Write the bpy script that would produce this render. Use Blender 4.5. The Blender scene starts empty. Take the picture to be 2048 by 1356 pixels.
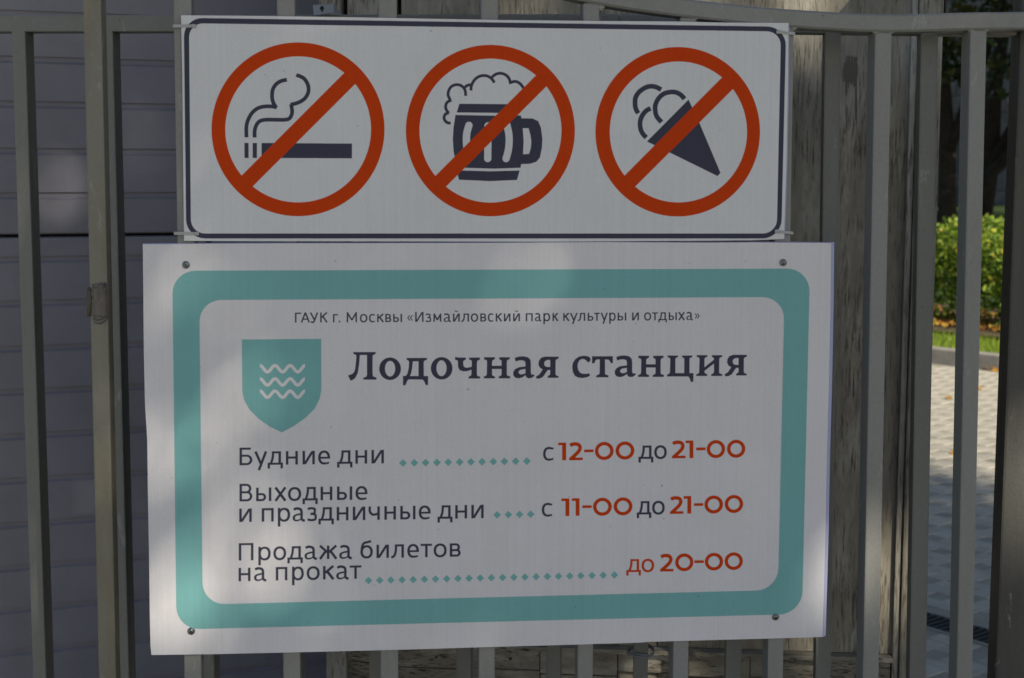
import bpy, bmesh, math, random
import numpy as np
from mathutils import Vector, Matrix

S = bpy.context.scene
COL = S.collection
random.seed(7)
RS = np.random.RandomState(11)

# ------------------------------------------------------------------ camera
F = 3000.0                       # focal length in photo pixels (2048 wide)
def nrm(v):
    v = np.array(v, float); return v / np.linalg.norm(v)
XC = nrm((33676, -245, F)); DC = nrm((-67, 27500, F))
DC = nrm(DC - XC * XC.dot(DC)); YC = np.cross(XC, DC)
CAM = np.array((0.0, -2.19, 1.6))
def c2w(c):
    c = np.array(c, float); return np.array((c.dot(XC), c.dot(YC), -c.dot(DC)))
def ray(u, v):
    return c2w((u - 1024.0, v - 678.0, F))       # camera depth = 1 * F
cam_d = bpy.data.cameras.new('camera'); cam = bpy.data.objects.new('camera', cam_d); COL.objects.link(cam)
S.camera = cam
cx, cy, cz = c2w((1, 0, 0)), c2w((0, -1, 0)), c2w((0, 0, -1))
cam.matrix_world = Matrix(((cx[0], cy[0], cz[0], CAM[0]), (cx[1], cy[1], cz[1], CAM[1]), (cx[2], cy[2], cz[2], CAM[2]), (0, 0, 0, 1)))
cam_d.sensor_width = 36.0; cam_d.lens = F / 2048 * 36; cam_d.clip_start = 0.05; cam_d.clip_end = 2000
cam_d.dof.use_dof = True; cam_d.dof.focus_distance = 2.19; cam_d.dof.aperture_fstop = 10.0

# ------------------------------------------------------------------ light
SUN_AZ, SUN_EL = -26.0, 36.0     # sun stands behind the camera, to its right
sd = np.array((math.sin(math.radians(SUN_AZ)) * math.cos(math.radians(SUN_EL)),
               math.cos(math.radians(SUN_AZ)) * math.cos(math.radians(SUN_EL)), -math.sin(math.radians(SUN_EL))))
W = bpy.data.worlds.new('World'); S.world = W; W.use_nodes = True
nt = W.node_tree; sky = nt.nodes.new('ShaderNodeTexSky'); sky.sky_type = 'NISHITA'; sky.sun_disc = False
sky.sun_elevation = math.radians(SUN_EL); sky.sun_rotation = math.radians(180 + SUN_AZ)
nt.links.new(sky.outputs[0], nt.nodes['Background'].inputs[0]); nt.nodes['Background'].inputs[1].default_value = 0.075
sl = bpy.data.lights.new('sun', 'SUN'); sl.energy = 5.0; sl.angle = math.radians(0.55); sl.color = (1, 0.90, 0.74)
so = bpy.data.objects.new('sun', sl); COL.objects.link(so)
so.rotation_euler = Vector(sd).to_track_quat('-Z', 'Y').to_euler()
S.view_settings.view_transform = 'Standard'; S.view_settings.look = 'None'; S.view_settings.gamma = 1
S.view_settings.exposure = 0.52
S.render.film_transparent = False

# ------------------------------------------------------------------ frames (planes standing on the ground)
class Frame:
    def __init__(s, o, a):
        s.o = np.array(o, float); s.o[2] = 0
        a = np.array(a, float); a[2] = 0; s.a = a / np.linalg.norm(a)
        s.n = np.array((-s.a[1], s.a[0], 0.0))           # away from the camera
    def px(s, u, v, dn=0.0):                              # photo pixel -> (a, z) on the plane dn behind
        r = ray(u, v); t = ((s.o - CAM).dot(s.n) + dn) / r.dot(s.n); p = CAM + r * t
        return (p - s.o).dot(s.a), p[2]
    def w(s, a, n, z):
        return tuple(s.o + s.a * a + s.n * n + np.array((0, 0, z)))
def at_depth(u, v, d): return CAM + ray(u, v) / F * d
def ground(u, v, z=0.0):
    r = ray(u, v); return CAM + r * ((z - CAM[2]) / r[2])
GATE = Frame((0, 0, 0), (1, 0, 0))
pl, pr = at_depth(80, 700, 2.47), at_depth(1850, 700, 2.335)
FENCE = Frame(pl, pr - pl)
pl, pr = at_depth(80, 700, 2.82), at_depth(1850, 700, 2.66)
KIOSK = Frame(pl, pr - pl)
pg = at_depth(0, 700, 3.3)
GARAGE = Frame(pg, c2w((8200, -327, 3000)))

# ------------------------------------------------------------------ materials
def mat(name, color, rough=0.6, metal=0.0, spec=0.5):
    m = bpy.data.materials.new(name); m.use_nodes = True
    b = m.node_tree.nodes['Principled BSDF']
    b.inputs['Base Color'].default_value = (*color, 1); b.inputs['Roughness'].default_value = rough
    b.inputs['Metallic'].default_value = metal; b.inputs['Specular IOR Level'].default_value = spec
    return m
class N:
    def __init__(s, m): s.m = m; s.t = m.node_tree; s.b = s.t.nodes['Principled BSDF']
    def new(s, k, **kw):
        n = s.t.nodes.new(k)
        for a, v in kw.items(): setattr(n, a, v)
        return n
    def link(s, a, b): s.t.links.new(a, b)
    def coord(s, scale=(1, 1, 1), obj=True, rot=(0, 0, 0)):
        if obj:
            c = s.new('ShaderNodeTexCoord').outputs['Object']
        else:
            c = s.new('ShaderNodeNewGeometry').outputs['Position']
        mp = s.new('ShaderNodeMapping'); mp.inputs['Scale'].default_value = scale; mp.inputs['Rotation'].default_value = rot
        s.link(c, mp.inputs[0]); return mp.outputs[0]
    def noise(s, vec, scale, detail=4, rough=0.6, dist=0.0):
        n = s.new('ShaderNodeTexNoise'); n.inputs['Scale'].default_value = scale; n.inputs['Detail'].default_value = detail
        n.inputs['Roughness'].default_value = rough; n.inputs['Distortion'].default_value = dist
        s.link(vec, n.inputs['Vector']); return n.outputs['Fac']
    def ramp(s, fac, stops):
        r = s.new('ShaderNodeValToRGB'); e = r.color_ramp.elements
        while len(e) < len(stops): e.new(0.5)
        for i, (p, c) in enumerate(stops):
            e[i].position = p; e[i].color = (*c, 1) if len(c) == 3 else c
        s.link(fac, r.inputs[0]); return r.outputs[0]
    def mix(s, fac, a, b, mode='MIX'):
        n = s.new('ShaderNodeMix', data_type='RGBA', blend_type=mode)
        for sock, val in ((n.inputs[0], fac), (n.inputs[6], a), (n.inputs[7], b)):
            if isinstance(val, (int, float)): sock.default_value = val
            elif isinstance(val, tuple): sock.default_value = (*val, 1)
            else: s.link(val, sock)
        return n.outputs[2]
    def base(s, c): s.link(c, s.b.inputs['Base Color'])
    def bump(s, h, strength=0.3, dist=0.002, prev=None):
        n = s.new('ShaderNodeBump'); n.inputs['Strength'].default_value = strength; n.inputs['Distance'].default_value = dist
        s.link(h, n.inputs['Height'])
        if prev is not None: s.link(prev, n.inputs['Normal'])
        s.link(n.outputs[0], s.b.inputs['Normal']); return n.outputs[0]

def paint(name, col, stain=(0.17, 0.145, 0.085), amt=0.3, rust=True):
    m = mat(name, col, 0.5, 0, 0.4); n = N(m)
    v = n.coord(obj=False); vs = n.coord((1, 1, 0.18), obj=False)
    f1 = n.noise(vs, 14, 5, 0.65); k = n.ramp(f1, [(0.42, (0, 0, 0)), (0.75, (1, 1, 1))])
    fm = n.new('ShaderNodeMath', operation='MULTIPLY'); n.link(k, fm.inputs[0]); fm.inputs[1].default_value = amt
    c = n.mix(fm.outputs[0], col, stain)
    f2 = n.noise(v, 160, 3, 0.6); k2 = n.ramp(f2, [(0.3, (0.94,) * 3), (0.7, (1.04,) * 3)])
    c = n.mix(1.0, c, k2, 'MULTIPLY')
    if rust:
        f3 = n.noise(v, 70, 6, 0.78); k3 = n.ramp(f3, [(0.665, (0, 0, 0)), (0.69, (1, 1, 1))])
        c = n.mix(k3, c, (0.055, 0.035, 0.02))
        f4 = n.noise(n.coord((1, 1, 0.35), obj=False), 24, 6, 0.7, 0.6); k4 = n.ramp(f4, [(0.62, (0, 0, 0)), (0.66, (0.55,) * 3), (0.70, (0, 0, 0))])
        c = n.mix(k4, c, (0.36, 0.36, 0.34))
    n.base(c)
    b = n.bump(n.noise(v, 190, 4, 0.65), 0.40, 0.0014); n.bump(n.noise(vs, 45, 4, 0.6), 0.5, 0.003, b)
    return m
M_GATE = paint('gate_paint', (0.245, 0.25, 0.24))
M_STILE = paint('stained_gate_paint', (0.205, 0.20, 0.165), (0.14, 0.105, 0.05), 0.75)
M_FENCE = paint('fence_paint', (0.195, 0.20, 0.185), amt=0.25)
M_POST = paint('post_paint', (0.065, 0.065, 0.06), amt=0.25)

def wood(name, col, crack, horiz=False, white=None):
    m = mat(name, col, 0.85, 0, 0.2); n = N(m)
    sc = (0.09, 1, 1) if horiz else (1, 1, 0.09)
    v = n.coord(sc, obj=False); v2 = n.coord(obj=False); vm = n.coord((0.3, 1, 1) if horiz else (1, 1, 0.3), obj=False)
    g = n.noise(v, 260, 5, 0.7); patch = n.noise(v2, 5, 4, 0.6)
    th = n.new('ShaderNodeMath', operation='ADD'); n.link(g, th.inputs[0])
    pm = n.new('ShaderNodeMath', operation='MULTIPLY'); n.link(patch, pm.inputs[0]); pm.inputs[1].default_value = 0.40; n.link(pm.outputs[0], th.inputs[1])
    k = n.ramp(th.outputs[0], [(0.53, (0, 0, 0)), (0.63, (0.7,) * 3), (0.70, (1, 1, 1))])
    tone = n.ramp(n.noise(vm, 9, 5, 0.7), [(0.3, tuple(x * 0.62 for x in col)), (0.55, col), (0.75, tuple(min(1, x * 1.35) for x in (white or col)))])
    c = n.mix(k, crack, tone); c = n.mix(0.35, c, n.ramp(n.noise(v, 60, 3), [(0.3, (0.4,) * 3), (0.7, (1, 1, 1))]), 'MULTIPLY')
    n.base(c); n.bump(k, 0.6, 0.0013)
    return m
M_PLY = wood('weathered_plywood', (0.33, 0.305, 0.25), (0.12, 0.105, 0.085), white=(0.44, 0.42, 0.36))
M_TRIM = wood('peeling_white_board', (0.42, 0.40, 0.35), (0.14, 0.11, 0.09), white=(0.5, 0.48, 0.44))
M_PLANK = wood('peeling_plank', (0.34, 0.31, 0.25), (0.06, 0.045, 0.032), horiz=True, white=(0.48, 0.46, 0.42))
M_STAIN = mat('dark_drip_stain', (0.12, 0.11, 0.09), 0.8)

def clad():
    m = mat('blue_grey_cladding', (0.2, 0.2, 0.25), 0.5, 0, 0.4); n = N(m); v = n.coord(obj=False)
    k = n.ramp(n.noise(v, 3.2, 6, 0.7), [(0.25, (0.195, 0.195, 0.23)), (0.7, (0.275, 0.27, 0.315))])
    vs = n.coord((1, 1, .12), obj=False)
    dr = n.ramp(n.noise(vs, 9, 5, .7), [(0.5, (0, 0, 0)), (0.75, (.4,) * 3)])
    c = n.mix(dr, k, (0.2, 0.18, 0.16))
    sp = n.ramp(n.noise(v, 38, 5, 0.8), [(0.66, (0, 0, 0)), (0.72, (.7,) * 3)])
    c = n.mix(sp, c, (0.06, 0.055, 0.06)); n.base(c)
    n.bump(n.noise(v, 500, 2), 0.15, 0.0006)
    return m
M_CLAD = clad(); M_GAP = mat('dark_joint', (0.01, 0.01, 0.012), 0.9)
M_METAL = mat('zinc_screw_metal', (0.20, 0.225, 0.23), 0.3, 1.0)
M_DARK = mat('screw_recess', (0.02, 0.02, 0.02), 0.7)
M_GALV = mat('galvanised_steel', (0.30, 0.32, 0.36), 0.45, 0.4)
M_TIE = mat('translucent_white_nylon', (0.55, 0.56, 0.56), 0.4)
M_TIE.node_tree.nodes['Principled BSDF'].inputs['Transmission Weight'].default_value = 0.35
M_EDGE = mat('skylit_board_edge', (0.42, 0.44, 0.66), 0.5)  # lavender: the sky's blue light is put into the edge colour
M_RUST = paint('rusty_iron', (0.09, 0.08, 0.06), (0.02, 0.013, 0.01), 1.0)
M_HINGE = paint('hinge_paint', (0.15, 0.14, 0.125), (0.06, 0.035, 0.02), 0.9)

# ------------------------------------------------------------------ mesh helpers
def link(name, me, parent=None, m=None):
    o = bpy.data.objects.new(name, me); COL.objects.link(o)
    if parent is not None: o.parent = parent
    if m is not None and me is not None: me.materials.append(m)
    return o
def tag(o, label=None, cat=None, group=None, kind=None):
    if label: o['label'] = label
    if cat: o['category'] = cat
    if group: o['group'] = group
    if kind: o['kind'] = kind
    return o
def thing(name, label, cat, group=None):
    return tag(bpy.data.objects.new(name, None), label, cat, group) if False else _thing(name, label, cat, group)
def _thing(name, label, cat, group):
    o = bpy.data.objects.new(name, None); COL.objects.link(o); o.empty_display_size = 0.1
    return tag(o, label, cat, group)
def mesh(name, verts, faces, smooth=False):
    me = bpy.data.meshes.new(name); me.from_pydata([tuple(v) for v in verts], [], [tuple(f) for f in faces]); me.update()
    if smooth:
        for p in me.polygons: p.use_smooth = True
    return me
BOXF = [(0, 3, 2, 1), (4, 5, 6, 7), (0, 1, 5, 4), (1, 2, 6, 5), (2, 3, 7, 6), (3, 0, 4, 7)]
def bevelled(verts, faces, name, r, seg=2):
    bm = bmesh.new(); vs = [bm.verts.new(v) for v in verts]
    for f in faces: bm.faces.new([vs[i] for i in f])
    bmesh.ops.recalc_face_normals(bm, faces=bm.faces)
    if r > 0: bmesh.ops.bevel(bm, geom=list(bm.edges), offset=r, segments=seg, profile=0.6, affect='EDGES', clamp_overlap=True)
    me = bpy.data.meshes.new(name); bm.to_mesh(me); bm.free()
    return me
def fbox(fr, name, a0, a1, n0, n1, z0, z1, parent, m, r=0.002, lean=0.0):
    vs = []
    for z in (z0, z1):
        d = lean * (z - z0)
        for a, n in ((a0, n0), (a1, n0), (a1, n1), (a0, n1)): vs.append(fr.w(a + d, n, z))
    return link(name, bevelled(vs, BOXF, name, r), parent, m)
def tube(pts, radii, sides=8, cap=True):
    pts = [Vector(p) for p in pts]; V = []; Fc = []
    for i, p in enumerate(pts):
        d = (pts[min(i + 1, len(pts) - 1)] - pts[max(i - 1, 0)]).normalized()
        x = d.orthogonal().normalized() if i == 0 else (px_ - d * px_.dot(d)).normalized()
        px_ = x; y = d.cross(x)
        for k in range(sides):
            t = 2 * math.pi * k / sides; V.append(p + (x * math.cos(t) + y * math.sin(t)) * radii[i])
    for i in range(len(pts) - 1):
        for k in range(sides):
            a, b = i * sides + k, i * sides + (k + 1) % sides; Fc.append((a, b, b + sides, a + sides))
    if cap: Fc += [tuple(range(sides))[::-1], tuple(range((len(pts) - 1) * sides, len(pts) * sides))]
    return V, Fc

# ------------------------------------------------------------------ print rasteriser (vector outlines -> printed sheet)
def smooth_pts(p, n=5, closed=False):
    p = [np.array(q, float) for q in p]; out = []; L = len(p)
    rng = range(L if closed else L - 1)
    for i in rng:
        p0 = p[(i - 1) % L] if (closed or i > 0) else p[0]; p1 = p[i]; p2 = p[(i + 1) % L]; p3 = p[(i + 2) % L] if (closed or i + 2 < L) else p[-1]
        for k in range(n):
            t = k / n
            out.append(0.5 * ((2 * p1) + (-p0 + p2) * t + (2 * p0 - 5 * p1 + 4 * p2 - p3) * t * t + (-p0 + 3 * p1 - 3 * p2 + p3) * t ** 3))
    if not closed: out.append(p[-1])
    return out
def stroke(p, w, cap=False):
    """outline polygon of a polyline of width w (butt ends)"""
    p = [np.array(q, float) for q in p]; L = []; R = []; n = len(p)
    for i in range(n):
        d1 = nrm(p[i] - p[i - 1]) if i > 0 else None; d2 = nrm(p[i + 1] - p[i]) if i < n - 1 else None
        if d1 is None: d1 = d2
        if d2 is None: d2 = d1
        m = nrm(d1 + d2); nn = np.array((-m[1], m[0])); c = max(0.45, abs(m.dot(d1)))
        L.append(p[i] + nn * w / 2 / c); R.append(p[i] - nn * w / 2 / c)
    out = [L + R[::-1]]
    if cap:
        for q in (p[0], p[-1]): out.append(ell(q[0], q[1], w / 2, w / 2))
    return out
def ell(cx, cy, rx, ry, a0=0, a1=360, n=48, pw=1.0):
    r = []
    m = max(3, int(n * abs(a1 - a0) / 360))
    for k in range(m + (0 if abs(a1 - a0) == 360 else 1)):
        t = math.radians(a0 + (a1 - a0) * k / m); c, s_ = math.cos(t), math.sin(t)
        r.append(np.array((cx + rx * math.copysign(abs(c) ** pw, c), cy + ry * math.copysign(abs(s_) ** pw, s_))))
    return r
def cover(contours, w, h):
    """area coverage of even-odd contours on a w*h grid (x right, y down)"""
    P = np.concatenate([np.array(c) for c in contours])
    x0, y0 = np.floor(P.min(0)).astype(int) - 1; x1, y1 = np.ceil(P.max(0)).astype(int) + 2
    x0, y0 = max(0, x0), max(0, y0); x1, y1 = min(w, x1), min(h, y1)
    if x1 <= x0 or y1 <= y0: return None
    SS = 4; W_, H_ = x1 - x0, (y1 - y0) * SS
    ys = y0 + (np.arange(H_) + 0.5) / SS; acc = np.zeros((H_, W_ + 2))
    rows = [[] for _ in range(H_)]
    for c in contours:
        c = np.array(c); d = np.roll(c, -1, 0)
        for (ax, ay), (bx, by) in zip(c, d):
            if ay == by: continue
            if ay > by: ax, ay, bx, by = bx, by, ax, ay
            r0 = max(0, int(math.ceil((ay - y0) * SS - 0.5))); r1 = min(H_, int(math.ceil((by - y0) * SS - 0.5)))
            for r in range(r0, r1): rows[r].append(ax + (bx - ax) * (ys[r] - ay) / (by - ay))
    cov = np.zeros((H_, W_))
    edges = np.arange(x0, x1 + 1).astype(float)
    for r, xs in enumerate(rows):
        if not xs: continue
        xs.sort(); f = np.zeros(W_ + 1)
        for k in range(0, len(xs) - 1, 2):
            f += np.clip(edges, xs[k], xs[k + 1])
        cov[r] = np.diff(f)
    return x0, y0, np.clip(cov.reshape(y1 - y0, SS, W_).mean(1), 0, 1)
class Print:
    """sheet print laid out in metres on the sign's face; outlines come in as photo pixels of that face"""
    def __init__(s, x0, x1, z0, z1, yplane, res, base):
        s.x0, s.x1, s.z0, s.z1, s.y = x0, x1, z0, z1, yplane; s.res = res
        s.w, s.h = int((x1 - x0) / res), int((z1 - z0) / res)
        s.img = np.ones((s.h, s.w, 3)) * np.array(base)
    def tx(s, p):
        a, z = GATE.px(p[0], p[1], s.y); return np.array(((a - s.x0) / (s.x1 - s.x0) * s.w, (s.z1 - z) / (s.z1 - s.z0) * s.h))
    def fill(s, contours, color, group=None):
        """contours: list of shapes; each shape a list of contours (even-odd). union by max."""
        color = np.array(color); items = []
        for sh in contours:
            if len(sh) and not isinstance(sh[0], (list,)): sh = [sh]
            r = cover([[s.tx(p) for p in c] for c in sh], s.w, s.h)
            if r is not None: items.append(r)
        if not items: return
        X0 = min(i[0] for i in items); Y0 = min(i[1] for i in items)
        X1 = max(i[0] + i[2].shape[1] for i in items); Y1 = max(i[1] + i[2].shape[0] for i in items)
        A = np.zeros((Y1 - Y0, X1 - X0))
        for x, y, c in items:
            v = A[y - Y0:y - Y0 + c.shape[0], x - X0:x - X0 + c.shape[1]]; np.maximum(v, c, out=v)
        v = s.img[Y0:Y1, X0:X1]; v[...] = v * (1 - A[..., None]) + color * A[..., None]
    def image(s, name):
        im = bpy.data.images.new(name, s.w, s.h, alpha=False, float_buffer=True); im.colorspace_settings.name = 'Non-Color'
        buf = np.ones((s.h, s.w, 4), np.float32); buf[..., :3] = s.img[::-1]
        im.pixels.foreach_set(buf.ravel()); im.update(); im.pack(); return im

WHITE = (0.715, 0.705, 0.735); NAVY = (0.052, 0.055, 0.088); RED = (0.60, 0.050, 0.0); TEAL = (0.20, 0.455, 0.46)

def rquad(c, r, n=8):
    """rounded quadrilateral, corners given clockwise from top left"""
    c = [np.array(q, float) for q in c]; out = []
    for i in range(4):
        p = c[i]; a = nrm(c[i - 1] - p); b = nrm(c[(i + 1) % 4] - p)
        A, B = p + a * r, p + b * r
        k = 0.5523
        for j in range(n + 1):
            t = j / n; C1, C2 = A - a * r * k, B - b * r * k
            out.append((1 - t) ** 3 * A + 3 * (1 - t) ** 2 * t * C1 + 3 * (1 - t) * t * t * C2 + t ** 3 * B)
    return out

# --- sans letters, drawn in units of x-height 100, ink width W
T, H_ = 19.0, 16.0
def R(x0, y0, x1, y1): return [[(x0, y0), (x1, y0), (x1, y1), (x0, y1)]]
def ring(cx, cy, rx, ry, t, th=None):
    th = th or t * 0.9
    return [ell(cx, cy, rx, ry, pw=0.92), ell(cx, cy, rx - t, ry - th, pw=0.92)]
def arc(cx, cy, rx, ry, a0, a1, w, n=60): return stroke(ell(cx, cy, rx - w / 2, ry - w / 2, a0, a1, n), w)
def bowl(x0, y0, x1, y1, t=T, h=H_, full=True):
    """D shape: flat at left x0, round at right"""
    r = (y1 - y0) / 2; rx = min(r * 1.05, (x1 - x0) * 0.75)
    o = [(x0, y0)] + [tuple(q) for q in ell(x1 - rx, y0 + r, rx, r, -90, 90, 40)] + [(x0, y1)]
    i = [(x0, y0 + h)] + [tuple(q) for q in ell(x1 - rx, y0 + r, rx - t, r - h, -90, 90, 40)] + [(x0, y1 - h)]
    return [o, i]
def glyph(ch, W, cap=130):
    g = []; lo = ch.lower(); up = ch != lo; h = cap if up else 100; t = T; b = H_
    if lo == 'г': g = [R(0, 0, t, h), R(0, h - b, W, h)]
    elif ch == 'А': g = [stroke([(t * .5, 0), (W / 2, h)], t), stroke([(W - t * .5, 0), (W / 2, h)], t), R(W * .22, h * .27, W * .78, h * .27 + b)]
    elif ch == 'У': g = [stroke([(t * .5, h), (W * .54, h * .26)], t), stroke([(W - t * .5, h), (W * .5, h * .1), (W * .38, 2), (W * .12, 8)], t)]
    elif ch == 'у': g = [stroke([(t * .5, 100), (W * .52, 8)], t), stroke([(W - t * .5, 100), (W * .36, -38)], t)]
    elif lo == 'к': g = [R(0, 0, t, h), stroke([(W - 10, h), (t * .9, h * .50)], t), stroke([(W * .36, h * .60), (W - 9, 0)], t * 1.05)]
    elif lo == 'м':
        g = [stroke([(t * .5 + W * .03, 0), (t * .55 + W * .05, h)], t), stroke([(W - t * .5 - W * .03, 0), (W - t * .55 - W * .05, h)], t),
             stroke([(t * .6, h), (W / 2, h * .22)], t), stroke([(W - t * .6, h), (W / 2, h * .22)], t)]
    elif lo in 'ий':
        g = [R(0, 0, t, h), R(W - t, 0, W, h), stroke([(t * .9, h * .05), (W - t * .9, h * .95)], t * .95)]
        if lo == 'й': g.append(arc(W / 2, 140, 25, 22, 195, 345, 11))
    elif ch == 'Б': g = [R(0, 0, t, h), R(0, h - b, W * .88, h), bowl(t * .5, 0, W, h * .60)]
    elif ch == 'В': g = [R(0, 0, t, h), bowl(t * .5, 0, W, h * .58), bowl(t * .5, h * .58 - b, W * .93, h)]
    elif ch == 'в': g = [R(0, 0, t, h), bowl(t * .5, 0, W, 57), bowl(t * .5, 57 - b, W * .94, h)]
    elif lo == 'п': g = [R(0, 0, t, h), R(W - t, 0, W, h), R(0, h - b, W, h)]
    elif ch == 'а':
        s_ = W * .84
        g = [stroke(smooth_pts([(s_ * .10, 86), (s_ * .42, 94), (s_ * .78, 86), (s_ - t * .5, 62), (s_ - t * .5, 20), (s_ + 1, 6), (W, 3)], 5), t),
             [smooth_pts([(s_ - 2, 60), (s_ * .45, 55), (s_ * .08, 42), (0, 24), (s_ * .08, 6), (s_ * .36, -2), (s_ * .74, 6), (s_ - 2, 24)], 4, False),
              smooth_pts([(s_ - 2, 47), (s_ * .5, 42), (s_ * .27, 34), (t * 1.0, 25), (s_ * .26, 14), (s_ * .40, 11.5), (s_ * .66, 15), (s_ - 2, 34)], 4, False)]]
    elif ch == 'б':
        g = [ring(W / 2, 48, W / 2, 50, t), stroke(smooth_pts([(t * .5, 46), (t * .55 + 3, 88), (W * .28, 112), (W * .55, 120), (W * .86, 127)], 5), t * .92)]
    elif ch == 'д':
        g = [R(0, 0, W, b), R(0, -27, t * .95, b), R(W - t * .95, -27, W, b), R(W * .74 - t * .2, 0, W * .74 + t * .8, h), R(W * .28, h - b, W * .76, h),
             stroke(smooth_pts([(W * .36, h), (W * .34, 60), (W * .28, 30), (W * .2, 8)], 4), t * .92)]
    elif ch == 'е':
        g = [[ell(W / 2, 49, W / 2, 52, 0, 90, 48, .92) + ell(W / 2, 49, W / 2, 52, 90, 270, 48, .92) + [np.array((W * .75, 1)), np.array((W * .93, 5)), np.array((W * .93, 19)), np.array((W * .75, 14))]
              + ell(W / 2, 49, W / 2 - t, 52 - t * .88, 270, 0, 48, .92) + []],
             R(t * .6, 44, W, 44 + b * .9)]
        g[0] = [ell(W / 2, 49, W / 2, 52, 0, 268, 64, .92) + [np.array((W * .72, -1)), np.array((W * .93, 4)), np.array((W * .90, 18)), np.array((W * .72, 13.5))]
                + ell(W / 2, 49, W / 2 - t, 52 - t * .88, 268, 0, 64, .92)]
        g[1] = R(t * .6, 40, W, 40 + b * .9)
    elif ch == 'ж':
        c = W / 2; g = [R(c - t / 2, 0, c + t / 2, h)]
        for s_ in (-1, 1): g += [stroke([(c + s_ * (W / 2 - 8), h), (c + s_ * t * .3, 50)], t * .95), stroke([(c + s_ * t * .9, 60), (c + s_ * (W / 2 - 8), 0)], t)]
    elif ch == 'з':
        g = [stroke(smooth_pts([(W * .06, 88), (W * .40, 94), (W * .76, 88), (W - t * .9, 73), (W * .72, 56), (W * .34, 52)], 5), t * .9),
             stroke(smooth_pts([(W * .34, 53), (W * .78, 48), (W - t * .5, 29), (W * .80, 11), (W * .42, 6), (W * .04, 12)], 5), t * .9)]
    elif ch == 'л': g = [R(W - t, 0, W, h), R(W * .30, h - b, W, h), stroke(smooth_pts([(W * .38, h), (W * .36, 50), (W * .27, 20), (W * .14, 7), (0, 5)], 5), t * .92)]
    elif lo == 'н': g = [R(0, 0, t, h), R(W - t, 0, W, h), R(0, h * .44, W, h * .44 + b)]
    elif ch == 'о': g = [ring(W / 2, 49, W / 2, 52, t)]
    elif ch == 'р':
        g = [R(0, -38, t, h), [ell(W * .52, 49, W * .48, 52, pw=.9), ell(W * .50, 49, W * .50 - t, 52 - t * .88, pw=.9)]]
    elif ch == 'с': g = [[ell(W * .56, 49, W * .56, 52, 62, 298, 64, .9) + [np.array((W * .98, 3)), np.array((W * .95, 19)), np.array((W * .82, 15))] + ell(W * .56, 49, W * .56 - t, 52 - t * .88, 285, 75, 64, .9) + [np.array((W * .95, 80)), np.array((W * 1.0, 95))]]]
    elif ch == 'т': g = [R(0, h - b, W, h), R(W / 2 - t / 2, 0, W / 2 + t / 2, h)]
    elif ch == 'х': g = [stroke([(9, 100), (W - 9, 0)], t * 1.05), stroke([(W - 9, 100), (9, 0)], t * .98)]
    elif ch == 'ч': g = [R(W - t, 0, W, h), stroke(smooth_pts([(t * .5, 100), (t * .5, 62), (t * 1.4, 42), (W * .55, 40), (W - 4, 48)], 5), t * .95)]
    elif ch == 'ь': g = [R(0, 0, t, h), bowl(t * .5, 0, W, 60)]
    elif ch == 'ы': g = [R(0, 0, t, h), bowl(t * .5, 0, W * .66, 60), R(W - t, 0, W, h)]
    elif ch == '.': g = [R(0, 0, W, W)]
    elif ch == '«': g = [stroke([(W * .45, 82), (W * .08, 50), (W * .45, 18)], 12), stroke([(W * .92, 82), (W * .55, 50), (W * .92, 18)], 12)]
    elif ch == '»': g = [stroke([(W * .08, 82), (W * .45, 50), (W * .08, 18)], 12), stroke([(W * .55, 82), (W * .92, 50), (W * .55, 18)], 12)]
    return g
def digit(ch, W, h=100.0):
    t = 22.5
    if ch == '0': return [[ell(W / 2, h / 2, W / 2, h / 2 + 1), ell(W / 2, h / 2, W / 2 - 20, h / 2 - 18)]]
    if ch == '1': return [R(W - t, 0, W, h), R(0, h - 15, W, h)]
    if ch == '-': return [R(0, 0, W, 15.5)]
    if ch == '2':
        return [R(0, 0, W, 15), stroke(smooth_pts([(W * .07, 83), (W * .22, 89), (W * .46, 91), (W * .70, 86), (W * .80, 70), (W * .72, 52), (W * .46, 31), (W * .14, 9)], 5), 20)]
def put(shapes, x0, base, u):
    """unit coords (y up) -> photo pixels; base is a function of x"""
    out = []
    for sh in shapes:
        cs = []
        for c in sh:
            cs.append([np.array((x0 + p[0] * u, base(x0 + p[0] * u) - p[1] * u)) for p in c])
        out.append(cs)
    return out
def line(txt, zs, off, sc, base0, base1, u, cap=130):
    """txt glyphs with measured zoomed x ranges; base0/base1 = (x,y) of the baseline"""
    u = u / 100.0
    f = lambda x: base0[1] + (base1[1] - base0[1]) * (x - base0[0]) / (base1[0] - base0[0])
    out = []
    for ch, (a, b) in zip(txt, zs):
        x0, x1 = off + a / sc, off + b / sc
        out += put(glyph(ch, (x1 - x0) / u, cap), x0, f, u)
    return out

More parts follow.
